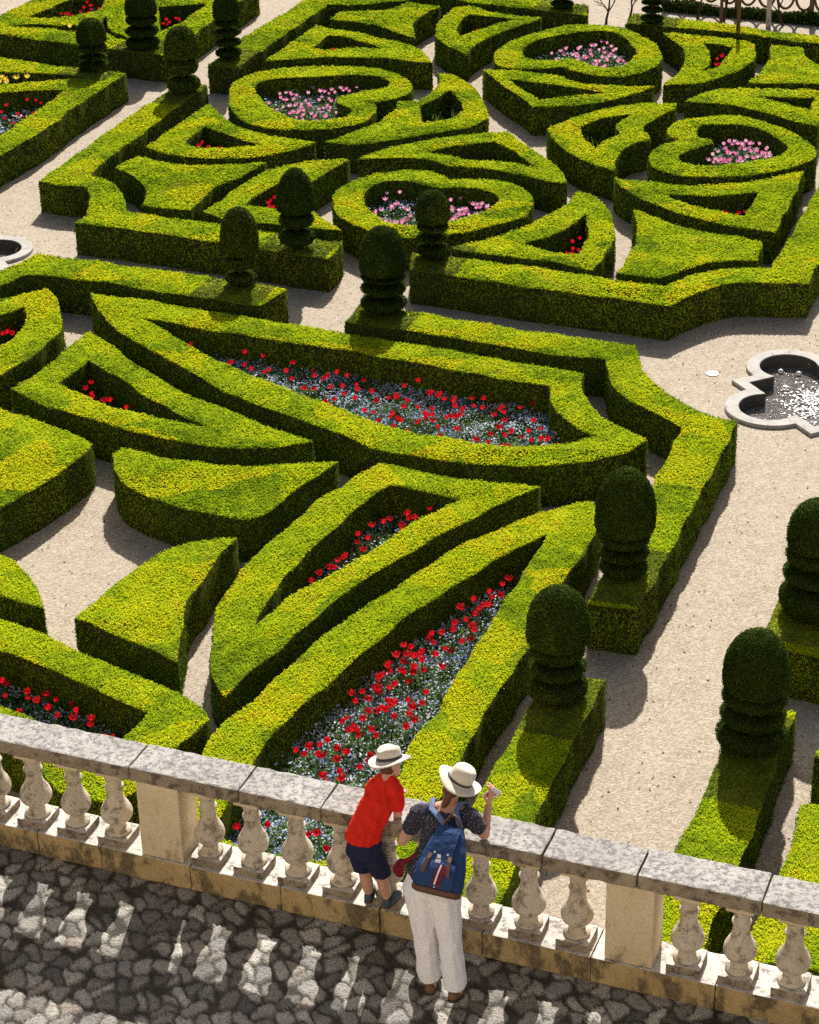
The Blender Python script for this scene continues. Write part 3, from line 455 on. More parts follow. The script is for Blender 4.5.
PALE = stone_mat('pale_basin_stone', (.42, .40, .37), (.30, .285, .26), (.52, .505, .475), (.2, .18, .16), .17, 9, .3)

# ----------------------------------------------------------------- sky and sun, camera
w = bpy.data.worlds.new('World'); sc.world = w; w.use_nodes = True
nt = w.node_tree; bg = nt.nodes['Background']
sky = nt.nodes.new('ShaderNodeTexSky'); sky.sky_type = 'NISHITA'; sky.sun_disc = False
sky.sun_elevation = SUN_EL; sky.sun_rotation = SUN_AZ; sky.air_density = 1.0; sky.dust_density = 4.0; sky.ozone_density = .3
nt.links.new(sky.outputs[0], bg.inputs[0]); bg.inputs[1].default_value = SKY_STRENGTH = .05
sun = bpy.data.lights.new('sun', 'SUN'); sun.energy = 4.6; sun.angle = R(.53); sun.color = (1, .945, .86)
so = link(bpy.data.objects.new('sun', sun))
so.rotation_euler = Vector((math.sin(SUN_AZ) * math.cos(SUN_EL), math.cos(SUN_AZ) * math.cos(SUN_EL), math.sin(SUN_EL))).to_track_quat('Z', 'Y').to_euler()
so.location = (6, 45, 40)

cam = bpy.data.cameras.new('camera'); co = link(bpy.data.objects.new('camera', cam))
cam.sensor_fit = 'VERTICAL'; cam.sensor_height = 24.0; cam.lens = 2200.0 / 1024.0 * 24.0
cam.clip_start = .5; cam.clip_end = 2000
pit, rol = R(28.1243), R(1.2)      # looking down, with the slight tilt of a hand-held camera
Fw, Up, Rt = Vector((0, math.cos(pit), -math.sin(pit))), Vector((0, math.sin(pit), math.cos(pit))), Vector((1, 0, 0))
X_, Y_ = Rt * math.cos(rol) - Up * math.sin(rol), Rt * math.sin(rol) + Up * math.cos(rol)
co.matrix_world = Matrix(((X_.x, Y_.x, -Fw.x, CAM.x), (X_.y, Y_.y, -Fw.y, CAM.y), (X_.z, Y_.z, -Fw.z, CAM.z), (0, 0, 0, 1)))
sc.camera = co
sc.view_settings.view_transform = 'Standard'; sc.view_settings.look = 'None'
sc.view_settings.exposure = .85; sc.view_settings.gamma = 1.0; sc.view_settings.use_curve_mapping = False
sc.cycles.use_denoising = False; sc.cycles.use_adaptive_sampling = False
sc.cycles.max_bounces = 6; sc.cycles.diffuse_bounces = 4; sc.cycles.caustics_reflective = False; sc.cycles.caustics_refractive = False

# ----------------------------------------------------------------- leaves
def leaf_quads(C, N, size, spread=.85, aspect=.62):
    """one small kite-shaped leaf cluster per point C around the normal N"""
    n = len(C)
    N = N + RNG.normal(0, spread * .6, (n, 3)); N /= np.linalg.norm(N, axis=1)[:, None] + 1e-9
    T = RNG.normal(0, 1, (n, 3)); T -= (T * N).sum(1)[:, None] * N; T /= np.linalg.norm(T, axis=1)[:, None] + 1e-9
    Bn = np.cross(N, T)
    L = (size * RNG.uniform(.65, 1.25, n))[:, None]; W = L * aspect
    V = np.stack([C - T * L * .5, C + Bn * W * .5 + T * L * .06, C + T * L * .5, C - Bn * W * .5 + T * L * .06], 1).reshape(-1, 3)
    F = np.arange(4 * n, dtype=np.int32).reshape(n, 4)
    return V, F

def spline(pts):
    """closed outline: smooth through plain points, sharp at flagged ones; returns dense (n,2)"""
    n = len(pts); P = [np.array(p[:2], float) for p in pts]; K = [p[2] for p in pts]
    out = []
    for i in range(n):
        p1, p2 = P[i], P[(i + 1) % n]
        p0 = p1 if K[i] else P[i - 1]
        p3 = p2 if K[(i + 1) % n] else P[(i + 2) % n]
        d = np.linalg.norm(p2 - p1); m = max(1, int(d / .14))
        # centripetal-ish tangents limited by segment length
        t1 = (p2 - p0); t1 *= d / (np.linalg.norm(t1) + 1e-9)
        t2 = (p3 - p1); t2 *= d / (np.linalg.norm(t2) + 1e-9)
        for k in range(m):
            t = k / m
            out.append((2*t**3-3*t**2+1)*p1 + (t**3-2*t**2+t)*t1*.9 + (-2*t**3+3*t**2)*p2 + (t**3-t**2)*t2*.9)
    return np.array(out)

def area2(P):
    x, y = P[:, 0], P[:, 1]
    return .5 * np.sum(x * np.roll(y, -1) - np.roll(x, -1) * y)

def tess(loops):
    vs = [[Vector((p[0], p[1], 0)) for p in l] for l in loops]
    return np.array(tessellate_polygon(vs), np.int32)

def sample_tris(P, T, n):
    a, b, c = P[T[:, 0]], P[T[:, 1]], P[T[:, 2]]
    ar = .5 * np.abs((b[:, 0]-a[:, 0])*(c[:, 1]-a[:, 1]) - (c[:, 0]-a[:, 0])*(b[:, 1]-a[:, 1]))
    k = RNG.choice(len(T), n, p=ar / ar.sum()); u = RNG.random(n); v = RNG.random(n)
    f = u + v > 1; u[f] = 1 - u[f]; v[f] = 1 - v[f]
    return a[k] + (b[k]-a[k]) * u[:, None] + (c[k]-a[k]) * v[:, None], ar.sum()

def bumps(x, y, s=0.0):
    return (np.sin(x*5.1+y*2.3+s) + np.sin(x*2.2-y*6.3+1.7*s) + .7*np.sin(x*11.3+y*9.1) + .7*np.sin(x*13.9-y*8.2+s)) / 3.4

def wobble(P):
    """the shears never run quite true"""
    x, y = P[:, 0], P[:, 1]
    return P + .014 * np.c_[np.sin(x * 3.7 + y * 5.3) + .6 * np.sin(y * 13.1 - x * 4.1), np.sin(y * 4.3 - x * 4.9) + .6 * np.sin(x * 12.3 + y * 3.3)]

def clumps(x, y, s):
    """little tufts a few leaves across: slope in x and y, and height"""
    f = .36 / s; gx = np.zeros(len(x)); gy = gx.copy(); z = gx.copy()
    for a, b, ph, w in ((13, 5, 0, 1), (-6, 14, 1.1, 1), (9, -16, 2.3, .9), (21, 11, .7, .6), (-17, 19, 3.9, .6), (4, 25, 5.2, .5)):
        w_ = w * .33; arg = f * .32 * (a * x + b * y) + ph + 1.3 * np.sin(x * 2.1 + b) + 1.3 * np.sin(y * 2.7 + a)
        r = math.hypot(a, b); gx += w_ * np.cos(arg) * a / r; gy += w_ * np.cos(arg) * b / r; z += w_ * np.sin(arg) / (f * .32 * r)
    return gx * .34, gy * .34, z * .3

def make_hedge(d):
    outer = wobble(spline(d['outer'])); holes = [wobble(spline(h)) for h in d['holes']]
    h = d['h']
    if area2(outer) < 0: outer = outer[::-1]
    holes = [q if area2(q) < 0 else q[::-1] for q in holes]
    c = outer.mean(0)
    loops = [l - c for l in [outer] + holes]
    dist = math.hypot(math.hypot(*c), CAM.z)
    size = 2.25 * dist / 2200.0
    P = np.concatenate(loops); T = tess(loops)
    n = len(P)
    # body: top skin, foot ring, walls
    zt = h - .018 + .014 * bumps(P[:, 0] + c[0], P[:, 1] + c[1])
    V = [np.c_[P, zt], np.c_[P, np.full(n, -.02)]]
    quads = []; base = 0
    EA, EB, EN = [], [], []
    for l in loops:
        m = len(l); i = np.arange(m); j = (i + 1) % m
        quads.append(np.stack([base+i+n, base+j+n, base+j, base+i], 1)); base += m
        EA.append(l); EB.append(l[j]); t = l[j] - l; EN.append(np.c_[t[:, 1], -t[:, 0]] / (np.linalg.norm(t, axis=1)[:, None] + 1e-9))
    tris = T.copy()
    a, b_, c3 = P[T[:, 0]], P[T[:, 1]], P[T[:, 2]]
    flip = ((b_[:, 0]-a[:, 0])*(c3[:, 1]-a[:, 1]) - (c3[:, 0]-a[:, 0])*(b_[:, 1]-a[:, 1])) < 0
    tris[flip] = tris[flip][:, ::-1]
    # leaves on the clipped top
    leaf_area = .5 * size * size * .62
    ar = sample_tris(P, T, 1)[1]
    nt_ = int(ar * 1.25 / leaf_area)
    Q, _ = sample_tris(P, T, nt_)
    z = h + .017 * bumps(Q[:, 0] + c[0], Q[:, 1] + c[1]) + RNG.uniform(-.022, .010, nt_)
    Ct = np.c_[Q, z]; gx_, gy_, gz_ = clumps(Q[:, 0] + c[0], Q[:, 1] + c[1], size)
    Ct[:, 2] += gz_; Nt = np.c_[-gx_, -gy_, np.ones(nt_)]
    # leaves on the clipped faces
    EA, EB, EN = np.concatenate(EA), np.concatenate(EB), np.concatenate(EN)
    ln = np.linalg.norm(EB - EA, axis=1)
    ns = int(ln.sum() * h * .9 / leaf_area)
    k = RNG.choice(len(EA), ns, p=ln / ln.sum()); u = RNG.random(ns)[:, None]
    S = EA[k] + (EB[k] - EA[k]) * u
    zz = h * (1 - RNG.random(ns) ** .85)
    bare = bumps(S[:, 0] * 1.9 + c[0], S[:, 1] * 1.9, 4.0 + zz * 3) + zz / h * .9
    keep = RNG.random(ns) < np.clip(.8 + .5 * bare, .4, 1)
    k, S, zz, u_k = k[keep], S[keep], zz[keep], u[keep, 0]; ns = len(k)
    off = RNG.uniform(-.014, .022, ns) + .012 * bumps(S[:, 0] * 1.4 + c[0], S[:, 1] * 1.4 + zz * 2)
    off -= np.clip((zz - (h - .05)) / .05, 0, 1) * .012
    Cs = np.c_[S + EN[k] * off[:, None], zz]; t_, h_, _ = clumps(np.cumsum(ln)[k] + u_k * ln[k], zz * 1.0, size)
    Ns = np.c_[EN[k], np.zeros(ns)] + np.c_[np.c_[-EN[k][:, 1], EN[k][:, 0]] * t_[:, None], h_]
    LV, LF = leaf_quads(Ct, Nt, size, .42)
    LV2, LF2 = leaf_quads(Cs, Ns, size, .5)
    B = np.concatenate(V); F = [tris, np.concatenate(quads), LF + len(B), LF2 + len(B) + len(LV)]
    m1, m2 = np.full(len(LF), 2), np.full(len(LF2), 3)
    for t in TOPIARIES:   # the square bases of the topiaries are a darker, greyer plant, drawn out nearward to darken their shadow
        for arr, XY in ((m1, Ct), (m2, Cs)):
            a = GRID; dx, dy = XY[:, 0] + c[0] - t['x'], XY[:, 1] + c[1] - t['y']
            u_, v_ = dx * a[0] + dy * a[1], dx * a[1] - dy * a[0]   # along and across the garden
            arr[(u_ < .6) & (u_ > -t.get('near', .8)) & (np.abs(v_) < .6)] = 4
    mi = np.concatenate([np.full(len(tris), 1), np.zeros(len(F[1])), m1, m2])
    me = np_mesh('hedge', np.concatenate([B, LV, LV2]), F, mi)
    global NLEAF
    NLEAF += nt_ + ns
    o = mesh_obj('hedge', me, [BOX_CORE, BOX_TOP, BOX_LEAF, BOX_SHADED, BOX_PED], loc=(c[0], c[1], GARDEN_Z))
    tag(o, d['label'], 'hedge', 'clipped box hedges of the parterre')
    return o

NLEAF = 0
GRID = (math.sin(R(20.34)), math.cos(R(20.34)))
for key in HEDGES: make_hedge(HEDGES[key])
print('hedge leaves', NLEAF)

# ----------------------------------------------------------------- topiaries
def foliage_lathe(name, prof, parent, size, mats, n=28, dens=1.15, flat=1.0):
    """a clipped body of revolution with a skin of small leaves; prof = [(r,z)] from below to the top"""
    prof = np.array(prof, float)
    ang = np.linspace(0, 2 * np.pi, n, endpoint=False)
    V, F = [], []
    for r, z in prof:
        rr = (r - .012) * (1 + .025 * np.sin(2 * ang + z * 3) + .008 * np.sin(5 * ang - z * 9))
        V.append(np.c_[rr * np.cos(ang), rr * np.sin(ang), np.full(n, z)])
    V = np.concatenate(V)
    q = []
    for i in range(len(prof) - 1):
        k = np.arange(n); k2 = (k + 1) % n
        q.append(np.stack([i*n+k, i*n+k2, (i+1)*n+k2, (i+1)*n+k], 1))
    q = np.concatenate(q)
    seg = np.diff(prof, axis=0); sl = np.linalg.norm(seg, axis=1); rm = (prof[1:, 0] + prof[:-1, 0]) / 2
    sa = 2 * np.pi * rm * sl; m = int(sa.sum() * dens / (.5 * size * size * .62))
    k = RNG.choice(len(sa), m, p=sa / sa.sum()); t = RNG.random(m); th = RNG.uniform(0, 2 * np.pi, m)
    rz = prof[k] + seg[k] * t[:, None]
    nr = np.c_[seg[k][:, 1], -seg[k][:, 0]] / (sl[k][:, None] + 1e-9)
    rr = rz[:, 0] * (1 + .025 * np.sin(2 * th + rz[:, 1] * 3) + .008 * np.sin(5 * th - rz[:, 1] * 9)) + RNG.uniform(-.012, .008, m)
    C = np.c_[rr * np.cos(th), rr * np.sin(th), rz[:, 1] + nr[:, 1] * RNG.uniform(-.012, .012, m)]
    N = np.c_[nr[:, 0] * np.cos(th), nr[:, 0] * np.sin(th), nr[:, 1]]
    LV, LF = leaf_quads(C, N, size, .8)
    me = np_mesh(name, np.concatenate([V, LV]), [q, LF + len(V)], np.concatenate([np.zeros(len(q)), np.ones(len(LF))]))
    return mesh_obj(name, me, mats, parent)

def round_prof(r, z0, z1, squash=1.0, k=8):
    """cushion between z0 and z1"""
    out = []
    zc, hz = (z0 + z1) / 2, (z1 - z0) / 2
    for i in range(k + 1):
        a = -math.pi / 2 + math.pi * i / k
        ca = math.cos(a) ** .55 if math.cos(a) > 0 else 0
        out.append((max(.02, r * (.42 + .58 * ca) if 0 < i < k else r * .36), zc + hz * math.sin(a)))
    return out

def make_topiary(d):
    t = empty('topiary', (d['x'], d['y'], d['h'] + GARDEN_Z), random.uniform(0, 6), d['label'], 'topiary', 'clipped topiaries standing on the hedges')
    t.rotation_euler = (random.gauss(0, .009), random.gauss(0, .009), random.uniform(0, 6))
    dist = math.hypot(math.hypot(d['x'], d['y']), CAM.z)
    size = 1.95 * dist / 2200
    mats = [YEW_CORE, YEW_LEAF]
    h = d['h']; zs = [z - h for z in d['zs']]; zd, zt = d['zd'] - h, d['zt'] - h
    r, rd = d['r'] * .945, d['rd']
    tops = [zd] + zs[:-1]
    gap = (.082, .10, .09)[d['style']]
    bm = bmesh.new(); tube(bm, [(0, 0, -.05), (0, 0, zd * .5), (0, 0, zd + .1)], [.05, .045, .04], 10)
    bm_obj('trunk', bm, WOOD, t, smooth=True)
    # tiers
    nt_ = len(zs)
    for i, (z1, z0) in enumerate(zip(tops, zs)):
        rr = rd * (.95, .98, 1.0, 1.02)[min(i, 3)] * random.uniform(.93, 1.04)
        if i == nt_ - 1:
            if d['style'] == 2: z0 = z0 + .06
            elif d['style'] == 0: z0 = z0 - .015
        foliage_lathe('tier', round_prof(rr, z0 + gap * .4, z1 - gap * .6), t, size, mats)
    # dome
    H = zt - zd
    if d['style'] == 2:
        pr = [(.02, zd + .03), (r * .9, zd + .0), (r * .98, zd + H * .05), (r, zd + H * .16), (r * .96, zd + H * .36), (r * .86, zd + H * .58), (r * .68, zd + H * .78), (r * .38, zd + H * .94), (.02, zd + H)]
    else:
        pr = [(.02, zd + .03), (r * .93, zd + .0), (r * .99, zd + H * .03), (r, zd + H * .16), (r * .985, zd + H * .4), (r * .905, zd + H * .6), (r * .735, zd + H * .79), (r * .43, zd + H * .945), (.02, zd + H)]
    foliage_lathe('dome', pr, t, size, mats)

for d in TOPIARIES: make_topiary(d)

# ----------------------------------------------------------------- flower beds
BEDMESH = []
def in_poly(P, pts):
    x, y = pts[:, 0], pts[:, 1]; inside = np.zeros(len(pts), bool); j = len(P) - 1
    for i in range(len(P)):
        c = ((P[i, 1] > y) != (P[j, 1] > y)) & (x < (P[j, 0] - P[i, 0]) * (y - P[i, 1]) / (P[j, 1] - P[i, 1] + 1e-12) + P[i, 0])
        inside ^= c; j = i
    return inside

def scatter(poly, n, clear=.05):
    lo, hi = poly.min(0), poly.max(0); out = np.zeros((0, 2))
    while len(out) < n:
        q = RNG.uniform(lo, hi, (n * 2, 2)); q = q[in_poly(poly, q)]
        out = np.concatenate([out, q])
    return out[:n]

soil_V, soil_F, off_ = [], [], 0
def add_soil(poly):
    global off_
    T = tess([poly]); a, b, c = poly[T[:, 0]], poly[T[:, 1]], poly[T[:, 2]]
    f = ((b[:, 0]-a[:, 0])*(c[:, 1]-a[:, 1]) - (c[:, 0]-a[:, 0])*(b[:, 1]-a[:, 1])) < 0
    T[f] = T[f][:, ::-1]
    soil_V.append(np.c_[poly, np.full(len(poly), .012)]); soil_F.append(T + off_); off_ += len(poly)

def undergrowth(name, poly, label, leaf_n, flower_n, hmin, hmax, size, leaf=None, flower=None):
    """low planting nobody could count: tufts of small leaves with tiny flowers on top"""
    c = poly.mean(0); ar = abs(area2(poly))
    nl, nf = int(leaf_n * ar), int(flower_n * ar)
    q = scatter(poly, nl) - c
    top = hmin + (hmax - hmin) * (.5 + .5 * bumps(q[:, 0] * 1.6, q[:, 1] * 1.6, 2.0))
    z = top * RNG.random(nl) ** .6
    V1, F1 = leaf_quads(np.c_[q, z], np.tile([0, -.2, 1.0], (nl, 1)), size, 1.3, .5)
    mi = np.zeros(nl)
    if nf:
        q = scatter(poly, nf) - c
        keep = RNG.random(nf) < (.45 + .55 * bumps(q[:, 0] * 1.1 + 3, q[:, 1] * 1.1, 5.0)) ; q = q[keep]; nf = len(q)
        z = hmin + (hmax - hmin) * (.5 + .5 * bumps(q[:, 0] * 1.6, q[:, 1] * 1.6, 2.0)) + RNG.uniform(-.02, .06, nf)
        V2, F2 = leaf_quads(np.c_[q, z], np.tile([0, -.3, 1.0], (nf, 1)), size * .62, .7, .9)
        V1 = np.concatenate([V1, V2]); F1 = np.concatenate([F1, F2 + 4 * nl]); mi = np.concatenate([mi, np.ones(nf)])
    me = np_mesh(name, V1, [F1], mi)
    o = mesh_obj(name, me, [leaf or FORGET_LEAF, flower or FORGET_FLOWER], loc=(c[0], c[1], GARDEN_Z + .01))
    return tag(o, label, 'ground cover', None, 'stuff')

def strap_leaf(bm, az, L, w, lean):
    prev = None
    for i in range(5):
        t = i / 4
        ww = w * (math.sin(math.pi * min(.97, .18 + .8 * t)) ** .8)
        d = lean * t * t; z = L * (t - .18 * t * t * lean * 4)
        cx_, cy_ = math.cos(az) * (d + .01), math.sin(az) * (d + .01)
        px_, py_ = -math.sin(az), math.cos(az)
        a = bm.verts.new((cx_ + px_ * ww, cy_ + py_ * ww, z)); b = bm.verts.new((cx_ - px_ * ww, cy_ - py_ * ww, z))
        if prev: bm.faces.new((prev[0], prev[1], b, a))
        prev = (a, b)

def tulip_meshes(k, opened):
    """stem with leaves, and the bloom of six petals"""
    rnd = random.Random(k)
    bm = bmesh.new()
    tube(bm, [(0, 0, 0), (.006, .004, .2), (0, 0, .40)], [.006, .005, .004], 5)
    for q in range(3): strap_leaf(bm, rnd.uniform(0, 6.28), rnd.uniform(.2, .3), .018, rnd.uniform(.06, .14))
    ms = bpy.data.meshes.new('tulip'); bm.normal_update(); bm.to_mesh(ms); bm.free()
    bm = bmesh.new()
    for i in range(6):
        a0 = i * math.pi / 3 + rnd.uniform(-.1, .1); inner = i % 2
        op = opened * (.75 if inner else 1.0) * rnd.uniform(.85, 1.15)
        rows = []
        for j in range(5):
            t = j / 4
            rad = .005 + (.023 + .016 * op) * math.sin(min(1.0, t * 1.35) * math.pi / 2) + .03 * op * max(0, t - .6) - (.012 * (1 - op) * max(0, t - .55))
            z = .40 + .07 * t - .012 * op * t
            wd = .022 * (math.sin(math.pi * min(.93, .2 + .72 * t)) ** .7)
            ra, rb = a0 - wd / max(rad, .015), a0 + wd / max(rad, .015)
            rows.append([bm.verts.new((rad * math.cos(x), rad * math.sin(x), z)) for x in (ra, a0, rb)])
        for p_, q_ in zip(rows, rows[1:]):
            for m in range(2): bm.faces.new((p_[m], p_[m + 1], q_[m + 1], q_[m]))
    mb = bpy.data.meshes.new('bloom'); bm.normal_update(); bm.to_mesh(mb); bm.free()
    mb.polygons.foreach_set('use_smooth', [True] * len(mb.polygons))
    ms.materials.append(TULIP_LEAF)
    return ms, mb
TULIPS = {}
for colr, mat in (('red', RED_PETAL), ('pink', PINK_PETAL), ('yellow', YELLOW_PETAL)):
    TULIPS[colr] = []
    for k in range(4):
        s_, b_ = tulip_meshes(k * 7 + len(colr), (.35, .7, 1.0, .55)[k]); b_.materials.append(mat)
        TULIPS[colr].append((s_, b_))

def plant_tulip(x, y, colr, label, group, scale=1.0):
    s_, b_ = random.choice(TULIPS[colr])
    o = link(bpy.data.objects.new(colr + '_tulip', s_))
    sc_ = scale * random.uniform(.88, 1.12)
    o.location = (x, y, GARDEN_Z + .01); o.scale = (sc_, sc_, sc_ * random.uniform(.85, 1.08))
    o.rotation_euler = (random.gauss(0, .1), random.gauss(0, .1), random.uniform(0, 6.28))
    tag(o, label, 'tulip', group)
    c = link(bpy.data.objects.new('bloom', b_)); c.parent = o
    return o

RED_LABEL = {
 'f11': 'red tulip among pale blue flowers in the tapering bed right behind the two people',
 'f2': 'red tulip among pale blue flowers in the long leaf shaped bed of the near garden',
 'f10': 'red tulip in the thin row inside the slim triangular hedge ring',
 'f3': 'red tulip in the corner cluster of the triangular hedge ring at left',
 'f4': 'red tulip in the half oval bed cut by the left picture edge',
 'f7': 'red tulip among deep blue flowers just above the left end of the balustrade',
 'b1': 'red tulip in the triangular bed beside the left border of the far garden',
 'b3': 'red tulip half hidden behind the egg shaped topiary',
 'b18': 'red tulip in the pointed bed right of the nearest pink heart',
 'b19': 'red tulip in the triangular bed in front of the rightmost pink heart',
 'b10': 'red tulip in the bed close to the low trellis hedge at upper right',
 'b5': 'small red tulip in the triangular bed behind the leftmost pink heart',
 'b7': 'small red tulip in the triangular bed at the top of the picture',
 'c1': 'red tulip in the fan shaped hedge ring at the left edge',
 'c2': 'red tulip in the hedge compartments of the top left corner'}
PINK_LABEL = {'b4': 'pink tulip inside the leftmost heart shaped hedge', 'b8': 'pink tulip inside the farthest heart shaped hedge',
 'b13': 'pink tulip inside the rightmost heart shaped hedge', 'b17': 'pink tulip inside the nearest heart shaped hedge'}
YEL_LABEL = {'c1': 'yellow tulip in the fan shaped hedge ring at the left edge', 'c2': 'pale yellow tulip in the narrow slit of the top left hedges'}
for k, pts in RED.items():
    if k in ('f2', 'f11'):      # the ones half hidden between the others
        P_ = np.array(pts); more = []
        while len(more) < 24:
            a, b = P_[RNG.integers(len(P_))], P_[RNG.integers(len(P_))]
            if np.hypot(*(a - b)) < 1.0: more.append(tuple(a + (b - a) * RNG.random() + RNG.normal(0, .06, 2)))
        pts = list(pts) + more
    for x, y in pts: plant_tulip(x, y, 'red', RED_LABEL[k], 'red tulips in the beds: ' + RED_LABEL[k].split(' in ')[-1] if ' in ' in RED_LABEL[k] else 'red tulips behind the egg shaped topiary', 1.0 if k[0] == 'f' else .98)
for k, pts in PINK.items():
    P_ = np.array(pts); extra = []
    while len(extra) < 26:
        a, b = P_[RNG.integers(len(P_))], P_[RNG.integers(len(P_))]
        if np.hypot(*(a - b)) < .9: extra.append(tuple(a + (b - a) * RNG.random() + RNG.normal(0, .05, 2)))
    pts = list(pts) + extra
    for x, y in pts: plant_tulip(x, y, 'pink', PINK_LABEL[k], 'pink tulips ' + PINK_LABEL[k][11:], .97)
for k, pts in YELLOW.items():
    for x, y in pts: plant_tulip(x, y, 'yellow', YEL_LABEL[k], 'yellow tulips ' + YEL_LABEL[k].split('tulip ')[1], 1.42)

HOLE = lambda k, i=0: spline(HEDGES[k]['holes'][i])
COVER = {'f11': ('pale blue and grey green forget-me-nots filling the bed behind the two people', 3600, 1700, .12, .28, .045),
 'f2': ('pale blue and grey green forget-me-nots filling the long leaf shaped bed', 2600, 1500, .12, .26, .05),
 'f10': ('grey green leaves under the thin row of red tulips', 1500, 500, .10, .22, .05),
 'f4': ('blue flowers filling the half oval bed at the left edge', 1500, 900, .10, .24, .055),
 'f7': ('deep blue flowers filling the bed above the left end of the balustrade', 1800, 900, .1, .22, .045),
 'f3': ('low green leaves around the red tulips of the left triangular ring', 500, 0, .05, .12, .06),
 'b4': ('pale green leaves under the pink tulips of the leftmost heart', 1300, 150, .12, .32, .08),
 'b8': ('pale green leaves under the pink tulips of the farthest heart', 1300, 150, .12, .32, .08),
 'b13': ('pale green leaves under the pink tulips of the rightmost heart', 1200, 160, .12, .32, .08),
 'b17': ('grey green leaves and pale flowers under the pink tulips of the nearest heart', 1600, 330, .12, .32, .065),
 'b9': ('few green leaves in the empty V shaped hedge ring', 260, 0, .1, .3, .08),
 'b12': ('few green leaves in the slender hedge ring behind the rightmost heart', 200, 0, .1, .3, .08),
 'b1': ('low leaves under the red tulips beside the left border', 400, 0, .08, .2, .08),
 'b18': ('low leaves under the red tulips right of the nearest heart', 400, 30, .08, .2, .08),
 'b19': ('low leaves under the red tulips in front of the rightmost heart', 400, 0, .08, .2, .08),
 'b10': ('low leaves under the red tulips near the trellis hedge', 400, 0, .08, .2, .08)}
for k, (lab, ln, fn, h0, h1, s) in COVER.items():
    undergrowth('forget_me_nots' if fn > 400 else 'low_leaves', HOLE(k), lab, ln, fn, h0, h1, s)
undergrowth('forget_me_nots', HOLE('c1', 1), 'blue flowers under the red tulips of the fan shaped hedge ring', 500, 320, .1, .28, .09)
undergrowth('forget_me_nots', HOLE('c2', 1), 'pale blue flowers under the red tulips in the top left corner', 500, 250, .1, .28, .09)
for k in HEDGES:
    for i in range(len(HEDGES[k]['holes'])): add_soil(HOLE(k, i))

# green plants without blooms: tufts of upright strap leaves
def leaf_tufts(poly, n, label):
    bm = bmesh.new(); c = poly.mean(0)
    for x, y in scatter(poly, n) - c:
        sub = bmesh.new()
        for q in range(4): strap_leaf(sub, random.uniform(0, 6.28), random.uniform(.3, .48), .022, random.uniform(.04, .16))
        bmesh.ops.translate(sub, verts=sub.verts, vec=(x, y, 0))
        me = bpy.data.meshes.new('t'); sub.to_mesh(me); sub.free(); bm.from_mesh(me); bpy.data.meshes.remove(me)
    o = bm_obj('leafy_plants', bm, TULIP_LEAF, loc=(c[0], c[1], GARDEN_Z + .01))
    tag(o, label, 'leafy plants', None, 'stuff')
leaf_tufts(HOLE('b14'), 34, 'tall green strap leaves in the bloomless ring left of the rightmost heart')
leaf_tufts(HOLE('b15'), 26, 'upright green leaves in the ring with the long pointed tail')
leaf_tufts(HOLE('b16'), 30, 'thin row of upright green leaves in the two armed hedge ring')

me = np_mesh('soil', np.concatenate(soil_V), [np.concatenate(soil_F)])
tag(mesh_obj('soil', me, SOIL, loc=(0, 0, GARDEN_Z)), 'dark soil in the hedge lined flower beds', 'soil', None, 'structure')

# ----------------------------------------------------------------- gravel ground
bm = bmesh.new()
S_ = 400.0
bmesh.ops.create_grid(bm, x_segments=40, y_segments=40, size=S_, matrix=Matrix.Translation((0, 60, 0)))
tag(bm_obj('gravel_ground', bm, GRAVEL), 'pale beige gravel paths between the clipped hedges', 'gravel', None, 'structure')

# ----------------------------------------------------------------- fountains
GA = Vector((math.sin(R(20.34)), math.cos(R(20.34)), 0)); GB = Vector((GA.y, -GA.x, 0))
def quatre(th, D, rc, o=.745):
    c, s = abs(math.cos(th)), abs(math.sin(th))
    r = D / (c + s)
    # far hit of the ray on the lobe circle centred (o,o)
    b = c * o + s * o; disc = b * b - (2 * o * o - rc * rc)
    if disc > 0: r = max(r, b + math.sqrt(disc))
    return r
def water_mat():
    m, nt, b, out = new_mat('fountain_water')
    g = nd(nt, 'ShaderNodeNewGeometry')
    b.inputs['Base Color'].default_value = (.16, .14, .125, 1); b.inputs['Roughness'].default_value = .1; b.inputs['Specular IOR Level'].default_value = .8
    n1 = noise(nt, g.outputs['Position'], 5, 3, .6, .8); n2 = noise(nt, g.outputs['Position'], 19, 3, .65, .6)
    c = ramp(nt, n2, [(.35, (.10, .092, .085)), (.6, (.27, .25, .24))]); nt.links.new(c, b.inputs['Base Color'])
    h = nd(nt, 'ShaderNodeMath', operation='ADD'); nt.links.new(n1, h.inputs[0]); nt.links.new(n2, h.inputs[1])
    bump(nt, b, h.outputs[0], .9, .12)
    return m
WATER = water_mat()
FOAM = plain('white_foam', (.78, .78, .78), .4, .06)
WETSTONE = stone_mat('wet_basin_stone', (.085, .08, .07), (.04, .04, .035), (.13, .12, .105), (.03, .035, .02), .2, 8, .3)
